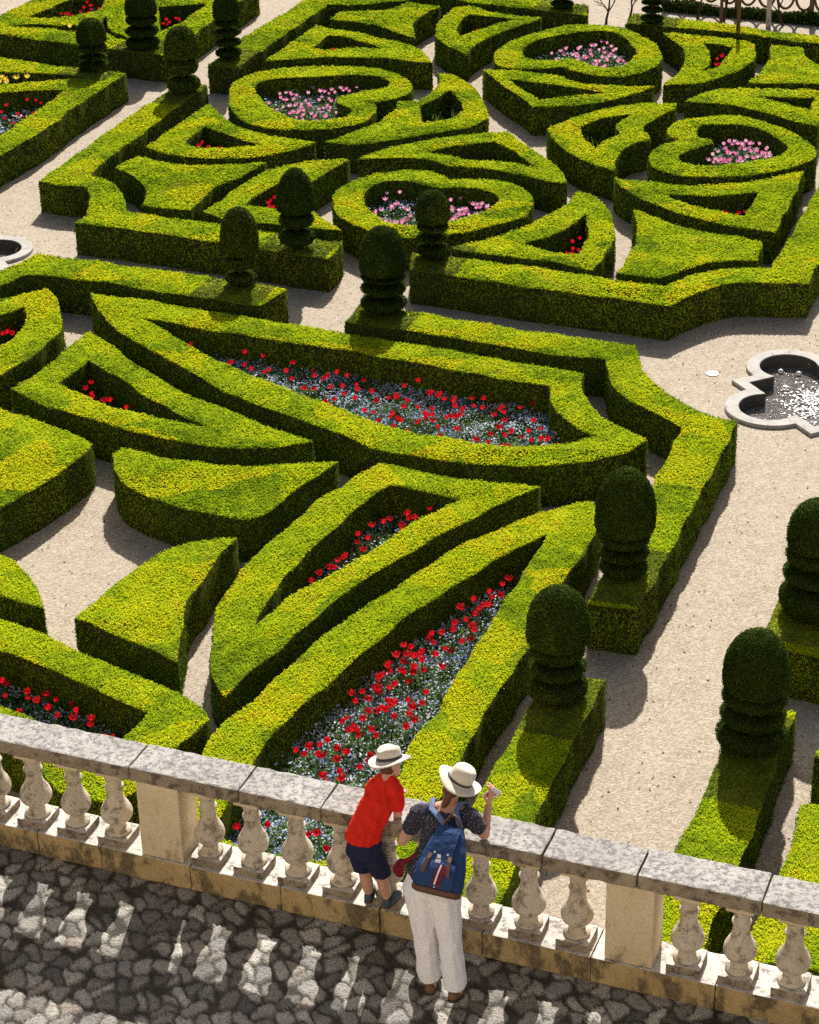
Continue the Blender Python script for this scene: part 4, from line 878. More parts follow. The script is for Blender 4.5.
def make_fountain(C, label):
    f = empty('fountain_basin', (C[0], C[1], 0), math.atan2(GB.y, GB.x), label, 'fountain', 'quatrefoil fountain basins')
    n = 256; ang = [2 * math.pi * k / n for k in range(n)]
    out = [quatre(a, 1.47, .65) for a in ang]; inn = [quatre(a, 1.2, .445) for a in ang]
    bm = bmesh.new(); rings = []
    zt = .055
    for r, z in ((out, -.02), (out, zt - .012), ([x - .012 for x in out], zt), ([x + .012 for x in inn], zt), (inn, zt - .012), (inn, -.42)):
        rings.append([bm.verts.new((rr * math.cos(a), rr * math.sin(a), z)) for rr, a in zip(r, ang)])
    for i, (a, b) in enumerate(zip(rings, rings[1:])):
        for k in range(n): bm.faces.new((a[k], a[(k + 1) % n], b[(k + 1) % n], b[k])).material_index = int(i == 4)
    bm_obj('rim', bm, [PALE, WETSTONE], f)
    bm = bmesh.new(); vs = [bm.verts.new((rr * .999 * math.cos(a), rr * .999 * math.sin(a), -.15)) for rr, a in zip(inn, ang)]
    cv = bm.verts.new((0, 0, -.15))
    for k in range(n): bm.faces.new((cv, vs[k], vs[(k + 1) % n]))
    bm_obj('water', bm, WATER, f)
    # foam where the jet falls back
    q = RNG.normal(0, .33, (1000, 2)); q = q[np.hypot(q[:, 0], q[:, 1]) < .95]
    zz = -.145 + RNG.uniform(0, .03, len(q)) + .05 * np.exp(-(np.hypot(q[:, 0], q[:, 1]) / .25) ** 2)
    V_, F_ = leaf_quads(np.c_[q, zz], np.tile([0, 0, 1.], (len(q), 1)), .05, .3, .6)
    mesh_obj('foam', np_mesh('foam', V_, [F_]), FOAM, f)
    for sx in (-.62, -.9):
        bm = bmesh.new(); bmesh.ops.create_uvsphere(bm, u_segments=14, v_segments=8, radius=.042)
        bm_obj('basin_lamp', bm, FOAM, f, (sx, .92, -.13), smooth=True)
    # water jet bubbling up at the centre, and two round white lamps under the far lobe
    bm = bmesh.new(); lathe(bm, [(.05, -.3), (.05, -.1), (.03, -.07), (.02, -.07)], 14)
    bm_obj('nozzle', bm, WOOD, f, smooth=True)
    return f
make_fountain(FOUNTAIN_R, 'quatrefoil stone fountain basin with rippling water at the right picture edge')
make_fountain(FOUNTAIN_L, 'stone fountain basin of which only one round lobe shows at the left picture edge')
# the gravel has an opening where each basin stands: cut it
def cut_hole():
    g = bpy.data.objects['gravel_ground']; me = g.data
    loops = [[(-S_, 60 - S_, 0)[:2], (S_, 60 - S_), (S_, 60 + S_), (-S_, 60 + S_)]]
    for C in (FOUNTAIN_R, FOUNTAIN_L):
        l = []
        for k in range(128):
            a = 2 * math.pi * k / 128; r = quatre(a, 1.32, .53)
            v = GB * (r * math.cos(a)) + GA * (r * math.sin(a)) ; l.append((C[0] + v.x, C[1] + v.y))
        loops.append(l[::-1])
    P = np.concatenate([np.array(l, float) for l in loops]); T = tess(loops)
    a, b, c = P[T[:, 0]], P[T[:, 1]], P[T[:, 2]]
    f = ((b[:, 0]-a[:, 0])*(c[:, 1]-a[:, 1]) - (c[:, 0]-a[:, 0])*(b[:, 1]-a[:, 1])) < 0
    T[f] = T[f][:, ::-1]
    new = np_mesh('gravel_ground', np.c_[P, np.zeros(len(P))], [T]); new.materials.append(GRAVEL)
    g.data = new; bpy.data.meshes.remove(me)
cut_hole()
bm = bmesh.new(); lathe(bm, [(.1, .0), (.1, .01), (.095, .014), (.08, .015)], 28)
WHITE = plain('white_enamel', (.66, .65, .62), .45, .05)
o = bm_obj('ground_lamp', bm, WHITE, loc=LAMP, smooth=False)
tag(o, 'small round white lamp cover set in the gravel left of the quatrefoil fountain', 'lamp cover')

# dry leaves and clippings strewn over the gravel
n_ = 5200
q = np.c_[RNG.uniform(-12, 11, n_), RNG.uniform(17, 52, n_)]
q = q + .0
V_, F_ = leaf_quads(np.c_[q, RNG.uniform(.004, .014, n_)], np.tile([0, 0, 1.], (n_, 1)), .042, .35, .6)
LITTER = leaf_mat('dry_leaf', [(0, (.10, .065, .03)), (.6, (.2, .13, .06)), (1, (.30, .22, .11))], 2.0, .05, .4)
tag(mesh_obj('leaf_litter', np_mesh('leaf_litter', V_, [F_]), LITTER, loc=(0, 0, 0)), 'dry brown leaves and clippings strewn thinly over the gravel', 'leaf litter', None, 'stuff')

# ----------------------------------------------------------------- terrace (frame: x along the balustrade, -y towards the castle)
FR = Matrix.Translation((WALL_O[0], WALL_O[1], TERRACE_Z)) @ Matrix.Rotation(WALL_ROT, 4, 'Z')
SLOPE = .10
def floor_z(off): return -SLOPE * max(0.0, off)
def wpos(u, off, z=0.0): return FR @ Vector((u * 1.0167 + .033, -off, z))
def along(us_): return [u * 1.0167 + .02 for u in us_]

def cobbles():
    u0, u1, o0, o1, st = -3.0, 9.5, -.02, 3.4, .02
    U_ = np.arange(u0, u1 + 1e-6, st); O_ = np.arange(o0, o1 + 1e-6, st)
    X, Y = np.meshgrid(U_, O_)
    cell = .142; rs = np.random.default_rng(3)
    gx, gy = int((u1 - u0) / cell) + 4, int((o1 - o0) / cell) + 4
    jx, jy = rs.uniform(.08, .92, (gx, gy)), rs.uniform(.08, .92, (gx, gy)); hh = rs.uniform(.35, 1.0, (gx, gy)); hue = rs.random((gx, gy)); val = rs.uniform(.45, 1.25, (gx, gy))
    wx = X + .022 * np.sin(Y * 23 + X * 9) + .004 * np.sin(Y * 67 - X * 41); wy = Y + .022 * np.sin(X * 27 - Y * 7) + .004 * np.sin(X * 71 + Y * 37)
    ci, cj = ((wx - u0) / cell).astype(int) + 1, ((wy - o0) / cell).astype(int) + 1
    f1 = np.full(X.shape, 9.); f2 = f1.copy(); ih = np.zeros(X.shape); ihue = ih.copy(); ival = ih.copy()
    for a in (-1, 0, 1):
        for b in (-1, 0, 1):
            i, j = np.clip(ci + a, 0, gx - 1), np.clip(cj + b, 0, gy - 1)
            d = np.hypot((i - 1 + jx[i, j]) * cell + u0 - wx, (j - 1 + jy[i, j]) * cell + o0 - wy)
            c = d < f1
            f2 = np.where(c, f1, np.minimum(f2, d)); ih = np.where(c, hh[i, j], ih); ihue = np.where(c, hue[i, j], ihue); ival = np.where(c, val[i, j], ival)
            f1 = np.where(c, d, f1)
    # roundish stones bedded in earth: each keeps its own radius, close neighbours press against each other
    rad = .072 + .028 * ih + .004 * np.sin(X * 43 + ihue * 40) * np.sin(Y * 51)
    e = np.clip(np.minimum((f2 - f1 - .002) / .034, (rad - f1) / .022), 0, 1); dome = e * e * (3 - 2 * e)
    rough = .006 * np.sin(X * 61 + Y * 43) * np.sin(Y * 71 - X * 37) + .005 * np.sin(X * 131 + 3 * np.sin(Y * 97))
    Z = -SLOPE * np.maximum(0, Y) + .012 * dome * (.5 + .5 * ih) + .5 * rough * (.5 + .5 * dome) - .004
    n, m = X.shape
    V = np.c_[X.ravel(), -Y.ravel(), Z.ravel()]
    k = np.arange(n * m).reshape(n, m)
    F = np.stack([k[:-1, :-1].ravel(), k[1:, :-1].ravel(), k[1:, 1:].ravel(), k[:-1, 1:].ravel()], 1)
    me = np_mesh('cobbled_terrace', V, [F])
    # each stone has its own colour; earth and moss between them
    tone = np.array([(.56, .525, .475), (.68, .65, .59), (.52, .46, .40), (.46, .44, .425), (.72, .69, .63)])[(ihue * 4.999).astype(int)] * ival[..., None] * .95
    grime = (.5 + .5 * np.sin(X * 9.7 + 2 * np.sin(Y * 13.1)) * np.sin(Y * 11.9 + 2 * np.sin(X * 7.3)))[..., None]
    tone = tone * (.72 + .28 * grime)
    dirt = np.array([.055, .046, .038]) + .05 * grime * np.array([1, 1, .8])
    c = dirt * (1 - dome[..., None]) + tone * dome[..., None]
    at = me.color_attributes.new('stone', 'FLOAT_COLOR', 'POINT')
    at.data.foreach_set('color', np.c_[c.reshape(-1, 3), np.ones(n * m)].astype(np.float32).ravel())
    me.polygons.foreach_set('use_smooth', [True] * len(me.polygons))
    m_, nt, b, out = new_mat('cobbles')
    a = nd(nt, 'ShaderNodeAttribute', attribute_name='stone'); g = nd(nt, 'ShaderNodeNewGeometry')
    n1 = noise(nt, g.outputs['Position'], 40, 5, .7, .2); n2 = noise(nt, g.outputs['Position'], 75, 3, .7)
    c = mixc(nt, .75, a.outputs['Color'], ramp(nt, n1, [(.3, (.3, .29, .28)), (.42, (.72, .70, .68)), (.54, (1, 1, 1)), (.75, (1.15, 1.12, 1.08))]), 'MULTIPLY')
    nt.links.new(c, b.inputs['Base Color']); b.inputs['Roughness'].default_value = .8; b.inputs['Specular IOR Level'].default_value = .3
    h = nd(nt, 'ShaderNodeMath', operation='ADD'); nt.links.new(n1, h.inputs[0]); nt.links.new(n2, h.inputs[1])
    bump(nt, b, h.outputs[0], 1.0, .025)
    o = mesh_obj('cobbled_terrace', me, m_); o.matrix_world = FR
    tag(o, 'cobbled terrace of rough grey and brown stones in front of the balustrade', 'terrace', None, 'structure')
    # the rest of the terrace towards the castle
    bm = bmesh.new()
    y0 = -o1; z0 = -SLOPE * o1 - .01
    vs = [bm.verts.new(p) for p in ((-16, y0, z0), (-16, -40, z0 - .05), (24, -40, z0 - .05), (24, y0, z0))]
    bm.faces.new(vs)
    for ua, ub in ((-16, u0), (u1, 24)):
        q = [bm.verts.new(p) for p in ((ua, 0, -.005), (ua, y0, z0), (ub, y0, z0), (ub, 0, -.005))]; bm.faces.new(q)
    o = bm_obj('paved_terrace', bm, GREYCREAM); o.matrix_world = FR
    tag(o, 'stone paving of the terrace beyond the cobbled strip', 'terrace', None, 'structure')
cobbles()
FACADE = stone_mat('castle_stone', (.36, .325, .265), (.28, .25, .2), (.44, .40, .34), (.2, .17, .13), .15, 2, .3)
bm = bmesh.new(); box(bm, (4, -14.6, 10), (44, 1.0, 21)); 
o = bm_obj('castle_facade', bm, FACADE); o.matrix_world = FR
tag(o, 'sunlit pale limestone castle front from whose height the garden is seen', 'castle', None, 'structure')

bm = bmesh.new(); box(bm, (4, .33 / 2 + .005, -2.006), (40, .33, 3.99))
o = bm_obj('retaining_wall', bm, OCHRE); o.matrix_world = FR
tag(o, 'stone retaining wall carrying the terrace and the balustrade', 'wall')

# ----------------------------------------------------------------- balustrade
def rough_block(name, c, s, mat, parent, seed, amp=.004, bev=.012, cuts=10, top=None):
    bm = bmesh.new(); box(bm, c, s); bevel_all(bm, bev, 2)
    long = max(s)
    es = [e for e in bm.edges if e.calc_length() > long * .6]
    bmesh.ops.subdivide_edges(bm, edges=es, cuts=cuts, use_grid_fill=True)
    es = [e for e in bm.edges if e.calc_length() > .1]
    if es: bmesh.ops.subdivide_edges(bm, edges=es, cuts=2, use_grid_fill=True)
    rnd = random.Random(seed); ph = [rnd.uniform(0, 6) for _ in range(6)]
    bm.normal_update()
    for v in bm.verts:
        p = v.co
        d = math.sin(p.x * 17 + ph[0]) * math.sin(p.y * 23 + ph[1]) + math.sin(p.x * 41 + p.z * 37 + ph[2]) + math.sin(p.y * 53 - p.x * 29 + ph[3]) + rnd.uniform(-1, 1)
        v.co = p + v.normal * (amp * .5 * d)
    bm.normal_update()
    if top:
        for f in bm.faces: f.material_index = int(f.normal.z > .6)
    return bm_obj(name, bm, [mat, top] if top else mat, parent)

bal = empty('balustrade', (WALL_O[0], WALL_O[1], TERRACE_Z), WALL_ROT, 'weathered stone balustrade with turned balusters along the terrace edge', 'balustrade')
joints = [-2.33, -1.6, -.62, .3157, .84, 1.557, 2.263, 3.015, 3.77, 4.542, 5.397, 6.2, 7.1, 8.0]
joints = along(joints)
for i, (a, b) in enumerate(zip(joints, joints[1:])):
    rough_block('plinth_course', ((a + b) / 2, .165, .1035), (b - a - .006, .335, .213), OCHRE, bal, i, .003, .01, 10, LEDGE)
cj = [-2.4, -1.2, -.1, 1.132, 1.984, 2.606, 3.4, 4.192, 4.842, 5.668, 6.5, 7.3, 8.1]
cj = along(cj)
for i, (a, b) in enumerate(zip(cj, cj[1:])):
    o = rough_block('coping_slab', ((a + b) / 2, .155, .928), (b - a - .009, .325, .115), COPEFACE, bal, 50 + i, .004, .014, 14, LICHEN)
    o.location = (0, 0, random.uniform(-.004, .004)); o.rotation_euler = (random.gauss(0, .003), 0, 0)
piers = along([-2.13, 1.333, 4.795, 8.25])
for i, u in enumerate(piers):
    rough_block('pier', (u, .155, .540), (.335, .275, .655), CREAM, bal, 90 + i, .0015, .008)

def baluster(parent, u, seed):
    rnd = random.Random(seed)
    bm = bmesh.new()
    k = rnd.uniform(.96, 1.05)
    prof = [(.088, .272), (.096, .283), (.090, .298), (.068, .306), (.054, .33), (.052, .345), (.064, .351), (.066, .359), (.062, .366), (.080, .376), (.102, .395), (.114, .42), (.116, .445), (.110, .475), (.097, .505), (.080, .535), (.066, .565), (.058, .60), (.056, .66), (.066, .667), (.070, .676), (.066, .686), (.055, .692), (.056, .73), (.068, .765), (.08, .79), (.082, .802)]
    lathe(bm, [(r * k, z) for r, z in prof], 26)
    for v in bm.verts:
        v.co.x += rnd.uniform(-.0012, .0012); v.co.y += rnd.uniform(-.0012, .0012)
    b = bm_obj('baluster', bm, GREYCREAM, parent, (u, .15, 0), rnd.uniform(-.03, .03), True)
    bm = bmesh.new(); box(bm, (0, 0, .241), (.235, .235, .062)); bevel_all(bm, .008, 2)
    bm.normal_update()
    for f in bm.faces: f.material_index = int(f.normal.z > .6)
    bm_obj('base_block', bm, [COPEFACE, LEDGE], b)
    bm = bmesh.new(); box(bm, (0, 0, .835), (.19, .19, .064)); bevel_all(bm, .007, 2)
    bm_obj('abacus', bm, CREAM, b)
us = [.915 - .333 * k for k in range(8)] + [1.66 + .3425 * k for k in range(9)] + [5.165 + .352 * k for k in range(8)]
us = along(us)
for i, u in enumerate(us):
    if min(abs(u - p) for p in piers) > .25: baluster(bal, u, i)

# ----------------------------------------------------------------- people
def blob(name, caps, voxel, mats, parent, smooth=4, sub=2, folds=None):
    """tapered limbs joined into one continuous skin"""
    bm = bmesh.new()
    for cap in caps:
        one = bmesh.new()
        for c_, r_ in cap:
            r3 = r_ if isinstance(r_, tuple) else (r_,) * 3
            bmesh.ops.create_icosphere(one, subdivisions=sub, radius=1.0, matrix=Matrix.Translation(Vector(c_)) @ Matrix.Diagonal((*r3, 1)))
        old = bmesh.ops.convex_hull(one, input=list(one.verts))
        bmesh.ops.delete(one, geom=[v for v in one.verts if not v.link_faces], context='VERTS')
        inner = [v for v in set(g for g in old['geom_interior'] if isinstance(g, bmesh.types.BMVert)) if v.is_valid]
        if inner: bmesh.ops.delete(one, geom=inner, context='VERTS')
        tmp = bpy.data.meshes.new('tmp'); one.to_mesh(tmp); one.free(); bm.from_mesh(tmp); bpy.data.meshes.remove(tmp)
    me = bpy.data.meshes.new('tmp'); bm.to_mesh(me); bm.free()
    t = link(bpy.data.objects.new('tmp', me))
    r = t.modifiers.new('r', 'REMESH'); r.mode = 'VOXEL'; r.voxel_size = voxel
    if smooth:
        s = t.modifiers.new('s', 'SMOOTH'); s.iterations = smooth; s.factor = .5
    dg = bpy.context.evaluated_depsgraph_get(); dg.update()
    new = bpy.data.meshes.new_from_object(t.evaluated_get(dg)); new.name = name
    bpy.data.objects.remove(t); bpy.data.meshes.remove(me)
    new.materials.clear()
    if folds:   # soft creases, running across the limb
        amp, wl, zs = folds
        n = len(new.vertices); co_ = np.empty(n * 3); no = np.empty(n * 3)
        new.vertices.foreach_get('co', co_); new.vertices.foreach_get('normal', no)
        co_, no = co_.reshape(-1, 3), no.reshape(-1, 3); x, y, z = co_.T; f = 6.283 / wl
        d = np.sin(f * (z * zs + .5 * x) + 2.2 * np.sin(x * 14 + 1) + 1.6 * np.sin(y * 17 + z * 5)) * (.5 + .5 * np.sin(z * 7.3 + x * 11 + 2)) + .5 * np.sin(f * (1.7 * x - .6 * z * zs) + 2 * np.sin(z * 9))
        co_ = co_ + no * (amp * d)[:, None]
        new.vertices.foreach_set('co', co_.ravel()); new.update()
    return mesh_obj(name, new, mats, parent, smooth=True)

SKIN = plain('skin', (.56, .31, .22), .5, .06, 30, .35)
FELT = plain('cream_straw', (.62, .575, .48), .8, .07, 60, .2, .3)
HATBAND = plain('dark_band', (.05, .048, .055), .7, .1)
NAVYKNIT = cloth('navy_cotton', (.018, .022, .06), 13, .02)
REDSHIRT = cloth('red_cotton', (.68, .024, .014), 11, .05)
WHITECOT = cloth('white_linen', (.80, .795, .85), 9, .03, .03)
HAIR = plain('auburn_hair', (.11, .04, .02), .5, .35, 90, .4, .3)
BLUECAN = cloth('blue_canvas', (.022, .052, .15), 16, .02, .15)
PALEBLUE = plain('pale_blue_strap', (.12, .18, .36), .65, .1, 60, .3)
LEATHER = plain('brown_leather', (.10, .042, .028), .5, .25, 40, .4)
DARKRED = plain('dark_red_cloth', (.17, .01, .025), .75, .2, 40, .2, .2)
SHOEBLUE = plain('blue_grey_shoe', (.05, .075, .11), .7, .25, 60, .3)
SOCK = plain('dark_sock', (.03, .045, .075), .85, .2, 60, .1)
SOLE = plain('brown_shoe', (.17, .09, .05), .6, .25, 40, .3)
STRIPEW = plain('white_stripe', (.75, .74, .74), .7, .03)
PHONERED = plain('red_plastic', (.55, .02, .06), .4, .05)
def speckle_mat():
    m, nt, b, out = new_mat('speckled_blouse')
    g = nd(nt, 'ShaderNodeNewGeometry')
    v = nd(nt, 'ShaderNodeTexVoronoi'); v.inputs['Scale'].default_value = 62; nt.links.new(g.outputs['Position'], v.inputs['Vector'])
    c = ramp(nt, v.outputs['Distance'], [(.0, (.5, .42, .46)), (.16, (.36, .3, .36)), (.24, (.02, .019, .04))])
    nt.links.new(c, b.inputs['Base Color']); b.inputs['Roughness'].default_value = .8
    return m
BLOUSE = speckle_mat()

def person_frame(u, off, label):
    p = wpos(u, off, floor_z(off))
    return empty('person', p, WALL_ROT, label, 'person')

def hat(parent, c, tilt, r_brim, r_crown, h_crown, pinch, band_h, wav):
    """brim, crown and band turned about the head's axis; tilt = rotation matrix"""
    bm = bmesh.new()
    n = 40; rings = []
    prof = [(r_brim, 0), (r_brim * .97, .004), (r_brim * .8, .004), (r_crown * 1.06, .006), (r_crown, .02), (r_crown * .985, h_crown * .5), (r_crown * .9, h_crown * .8), (r_crown * .7, h_crown * .96), (r_crown * .35, h_crown), (.004, h_crown)]
    prof = [(r_brim * .985, -.006), (r_crown * .98, -.002)][::-1] + prof
    for r, z in prof:
        row = []
        for k in range(n):
            a = 2 * math.pi * k / n
            t = max(0, (r - r_crown) / (r_brim - r_crown))
            zz = z + t * (wav * math.sin(2 * a + .6) - .012 + .012 * abs(math.cos(a)))
            if pinch and z > h_crown * .7:
                zz -= pinch * math.exp(-(r * math.cos(a) / .025) ** 2) * (1 if r < r_crown * .8 else .3)
            row.append(bm.verts.new((r * math.cos(a) * .92, r * math.sin(a) * 1.06, zz)))
        rings.append(row)
    for a_, b_ in zip(rings, rings[1:]):
        for k in range(n): bm.faces.new((a_[k], a_[(k + 1) % n], b_[(k + 1) % n], b_[k]))
    bm.faces.new(rings[-1])
    bmesh.ops.subdivide_edges(bm, edges=[e for e in bm.edges], cuts=1, use_grid_fill=True, smooth=.6)
    h = bm_obj('hat', bm, FELT, parent, smooth=True)
    h.matrix_local = Matrix.Translation(c) @ tilt
    bm = bmesh.new(); rings = []
    for r, z in ((r_crown * 1.075, .008), (r_crown * 1.03, .016), (r_crown * 1.022, .016 + band_h), (r_crown * .98, .018 + band_h)):
        rings.append([bm.verts.new((r * math.cos(2 * math.pi * k / n) * .92, r * math.sin(2 * math.pi * k / n) * 1.06, z)) for k in range(n)])
    for a_, b_ in zip(rings, rings[1:]):
        for k in range(n): bm.faces.new((a_[k], a_[(k + 1) % n], b_[(k + 1) % n], b_[k]))
    bm_obj('hat_band', bm, HATBAND, h, smooth=True)
    return h

def fingers(wrist, palm_dir, side_dir, curl_dir, spread, curl, L, r):
    """palm and five separate fingers as tapered chains; the curl bends every joint a little more"""
    w_, d, s, c = Vector(wrist), Vector(palm_dir).normalized(), Vector(side_dir).normalized(), Vector(curl_dir).normalized()
    caps = []
    pl = L * .52
    for k in (-1.15, -.4, .4, 1.15):
        caps.append(((w_ + s * (r * 1.0 * k), r * 1.15), (w_ + d * pl + s * (r * 1.75 * k), r * 1.15)))
    for k, ln in zip((-1.5, -.5, .5, 1.5), (.80, 1.0, .95, .75)):
        p = w_ + d * pl + s * (r * 1.55 * k); ang = curl * .35
        for j, seg in enumerate((.24, .16, .12)):
            dd = (d + s * spread * k * .3).normalized()
            dirn = dd * math.cos(ang) + c * math.sin(ang)
            q = p + dirn * (L * seg * ln)
            caps.append(((p, r * (.98 - .12 * j)), (q, r * (.86 - .12 * j)))); p = q; ang += curl * .6
    p = w_ + d * pl * .28 - s * r * 1.9
    q = p - s * L * .14 + d * L * .15 + c * L * .06; e = q + d * L * .14 + c * L * .05 * curl
    caps += [((p, r * 1.2), (q, r * 1.0)), ((q, r), (e, r * .8))]
    return caps

def face(parent, head_c, rot, s=1.0):
    """eyes, nose, mouth and ears on the garden side of the head"""
    for sx in (-1, 1):
        bm = bmesh.new(); bmesh.ops.create_uvsphere(bm, u_segments=10, v_segments=8, radius=.0115 * s)
        e = bm_obj('eye', bm, STRIPEW, parent, smooth=True); e.matrix_local = Matrix.Translation(head_c) @ rot @ Matrix.Translation((sx * .031 * s, .083 * s, .004 * s))
        bm = bmesh.new(); bmesh.ops.create_uvsphere(bm, u_segments=8, v_segments=6, radius=.006 * s)
        bm_obj('iris', bm, HATBAND, e, (0, .007 * s, 0), smooth=True)
    bm = bmesh.new(); bmesh.ops.create_uvsphere(bm, u_segments=12, v_segments=6, radius=1, matrix=Matrix.Diagonal((.024 * s, .006 * s, .007 * s, 1)))
    m = bm_obj('mouth', bm, DARKRED, parent, smooth=True); m.matrix_local = Matrix.Translation(head_c) @ rot @ Matrix.Translation((0, .082 * s, -.055 * s))

# --- the woman: leaning on the coping, seen from behind
WU, WO = 3.66, .47
wom = person_frame(WU, WO, 'woman in cream hat, dark speckled top and white trousers, leaning on the balustrade')
fz = floor_z(WO)
def W(u, off, z): return Vector((u - WU, -(off - WO), z - fz))
hd = W(3.562, -.065, 1.372)
roll_w = Matrix.Rotation(R(27), 4, 'Y') @ Matrix.Rotation(R(-16), 4, 'X') @ Matrix.Rotation(R(-18), 4, 'Z')
def hp(x, y, z, m=roll_w, c=None): return (c or hd) + (m @ Vector((x, y, z)))
shL, elL, wrL = W(3.35, .09, 1.195), W(3.225, .11, .945), W(3.30, -.09, 1.03)
shR, elR, wrR = W(3.70, .075, 1.235), W(3.765, -.035, 1.03), W(3.752, -.165, 1.175)
hipL, knL, anL = W(3.445, .34, .84), W(3.495, .395, .44), W(3.55, .455, .05)
hipR, knR, anR = W(3.605, .34, .84), W(3.665, .415, .45), W(3.745, .545, .085)
pel, wst, chs, nkb = W(3.525, .335, .87), W(3.53, .25, 1.02), W(3.53, .12, 1.15), W(3.535, .03, 1.245)
caps = [((hp(0, .0, .012), (.073, .088, .098)), (hp(0, .018, -.045), (.058, .068, .06))), ((hp(0, .03, -.075), .042), (hp(0, .05, -.09), .03)),
        ((hp(0, .095, -.012), .012), (hp(0, .083, .012), .009)),
        ((hp(-.074, -.005, -.015), (.012, .018, .028)), (hp(-.076, -.008, 0), (.01, .016, .022))), ((hp(.074, -.005, -.015), (.012, .018, .028)), (hp(.076, -.008, 0), (.01, .016, .022))),
        ((hp(0, -.01, -.06), .05), (nkb, .054)), ((nkb, .06), (chs, (.12, .08, .09))), ((chs, (.13, .085, .1)), (wst, (.12, .08, .09))), ((wst, (.125, .085, .09)), (pel, (.15, .105, .1))),
        ((nkb, .05), (shL, .05)), ((nkb, .05), (shR, .05)), ((shL, .052), (elL, .04)), ((elL, .039), (wrL, .025)), ((shR, .052), (elR, .04)), ((elR, .039), (wrR, .024)),
        ((pel, .1), (hipL, .09)), ((pel, .1), (hipR, .09)), ((hipL, .085), (knL, .055)), ((knL, .053), (anL, .035)), ((hipR, .085), (knR, .055)), ((knR, .053), (anR, .035))]
caps += fingers(wrL, W(3.36, -.2, 1.015) - W(3.30, -.09, 1.03), (-.55, -.3, 0), (0, 0, -1), .5, .35, .17, .0085)
caps += fingers(wrR, Vector((.12, .45, .9)), (.5, .8, -.3), Vector((-.9, .3, .1)), .4, .9, .165, .0085)
blob('body', caps, .0065, SKIN, wom, 3)
face(wom, hd, roll_w)
# blouse with puffed short sleeves
caps = [((nkb + Vector((0, -.005, -.03)), (.085, .07, .045)), (chs, (.148, .105, .11))), ((chs, (.15, .108, .11)), (wst, (.14, .1, .1))), ((wst, (.142, .1, .1)), (pel + Vector((0, 0, .03)), (.178, .128, .08))),
        ((nkb + Vector((-.05, -.01, -.035)), .06), (shL, (.07, .07, .065))), ((nkb + Vector((.05, -.01, -.035)), .06), (shR, (.07, .07, .065))),
        ((shL, .07), (shL.lerp(elL, .52), .061)), ((shR, .07), (shR.lerp(elR, .55), .061))]
blob('blouse', caps, .009, BLOUSE, wom, 4, 2, (.004, .09, 1.0))
# trousers: hips and two straight legs falling over the shoes
caps = [((pel + Vector((0, 0, .02)), (.172, .122, .07)), (pel + Vector((0, -.015, -.06)), (.2, .142, .08))), ((pel + Vector((-.092, -.02, -.08)), (.112, .135, .06)), (knL + Vector((-.01, 0, 0)), (.082, .094, .09))), ((pel + Vector((.092, -.02, -.08)), (.112, .135, .06)), (knR + Vector((.01, 0, 0)), (.082, .094, .09))),
        ((knL + Vector((-.01, 0, 0)), (.082, .092, .09)), (anL + Vector((-.014, .005, .075)), (.083, .096, .02))), ((knR + Vector((.01, 0, 0)), (.082, .092, .09)), (anR + Vector((.004, .02, .085)), (.082, .096, .02))),
        ((pel + Vector((-.085, -.05, -.055)), .088), (pel + Vector((-.085, -.04, -.1)), .09)), ((pel + Vector((.085, -.05, -.055)), .088), (pel + Vector((.085, -.04, -.1)), .09))]
blob('trousers', caps, .009, WHITECOT, wom, 3, 2, (.0032, .15, .7))
# shoes: left flat, right up on the toe
def shoe(parent, heel, toe, w_, mat, sole, name='shoe'):
    h_, t_ = Vector(heel), Vector(toe); d = (t_ - h_)
    s = blob(name, [((h_ + Vector((0, 0, .045)), (w_ * .85, w_ * .9, .042)), (h_ + d * .5 + Vector((0, 0, .04)), (w_, w_, .036))), ((h_ + d * .5 + Vector((0, 0, .038)), (w_, w_, .034)), (t_ + Vector((0, 0, .03)), (w_ * .9, w_ * .8, .024)))], .007, mat, parent, 2)
    b = blob('sole', [((h_ + Vector((0, 0, .008)), (w_ * .95, w_, .011)), (h_ + d * .55 + Vector((0, 0, .008)), (w_ * 1.06, w_, .011))), ((h_ + d * .55 + Vector((0, 0, .008)), (w_ * 1.06, w_, .011)), (t_ + Vector((0, 0, .008)), (w_ * .92, w_ * .8, .011)))], .006, sole, s, 1)
    return s
shoe(wom, anL + Vector((-.0, -.03, -.05)), anL + Vector((-.03, .15, -.05)), .042, SOLE, HATBAND)
s_ = shoe(wom, (0, 0, 0), (0, .17, 0), .042, SOLE, HATBAND)
s_.matrix_local = Matrix.Translation(anR + Vector((.0, -.035, -.03))) @ Matrix.Rotation(R(-24), 4, 'X')
# hair gathered low at the nape
caps = [((hp(0, -.03, .02), (.076, .075, .085)), (hp(.0, -.045, -.045), (.062, .05, .05))), ((hp(.015, -.075, -.05), .032), (hp(.035, -.1, -.12), .024)), ((hp(.035, -.1, -.12), .024), (hp(.045, -.09, -.19), .01))]
blob('hair', caps, .008, HAIR, wom, 2)
hat(wom, hp(0, -.004, .035), roll_w, .172, .093, .115, 0, .006, .018)

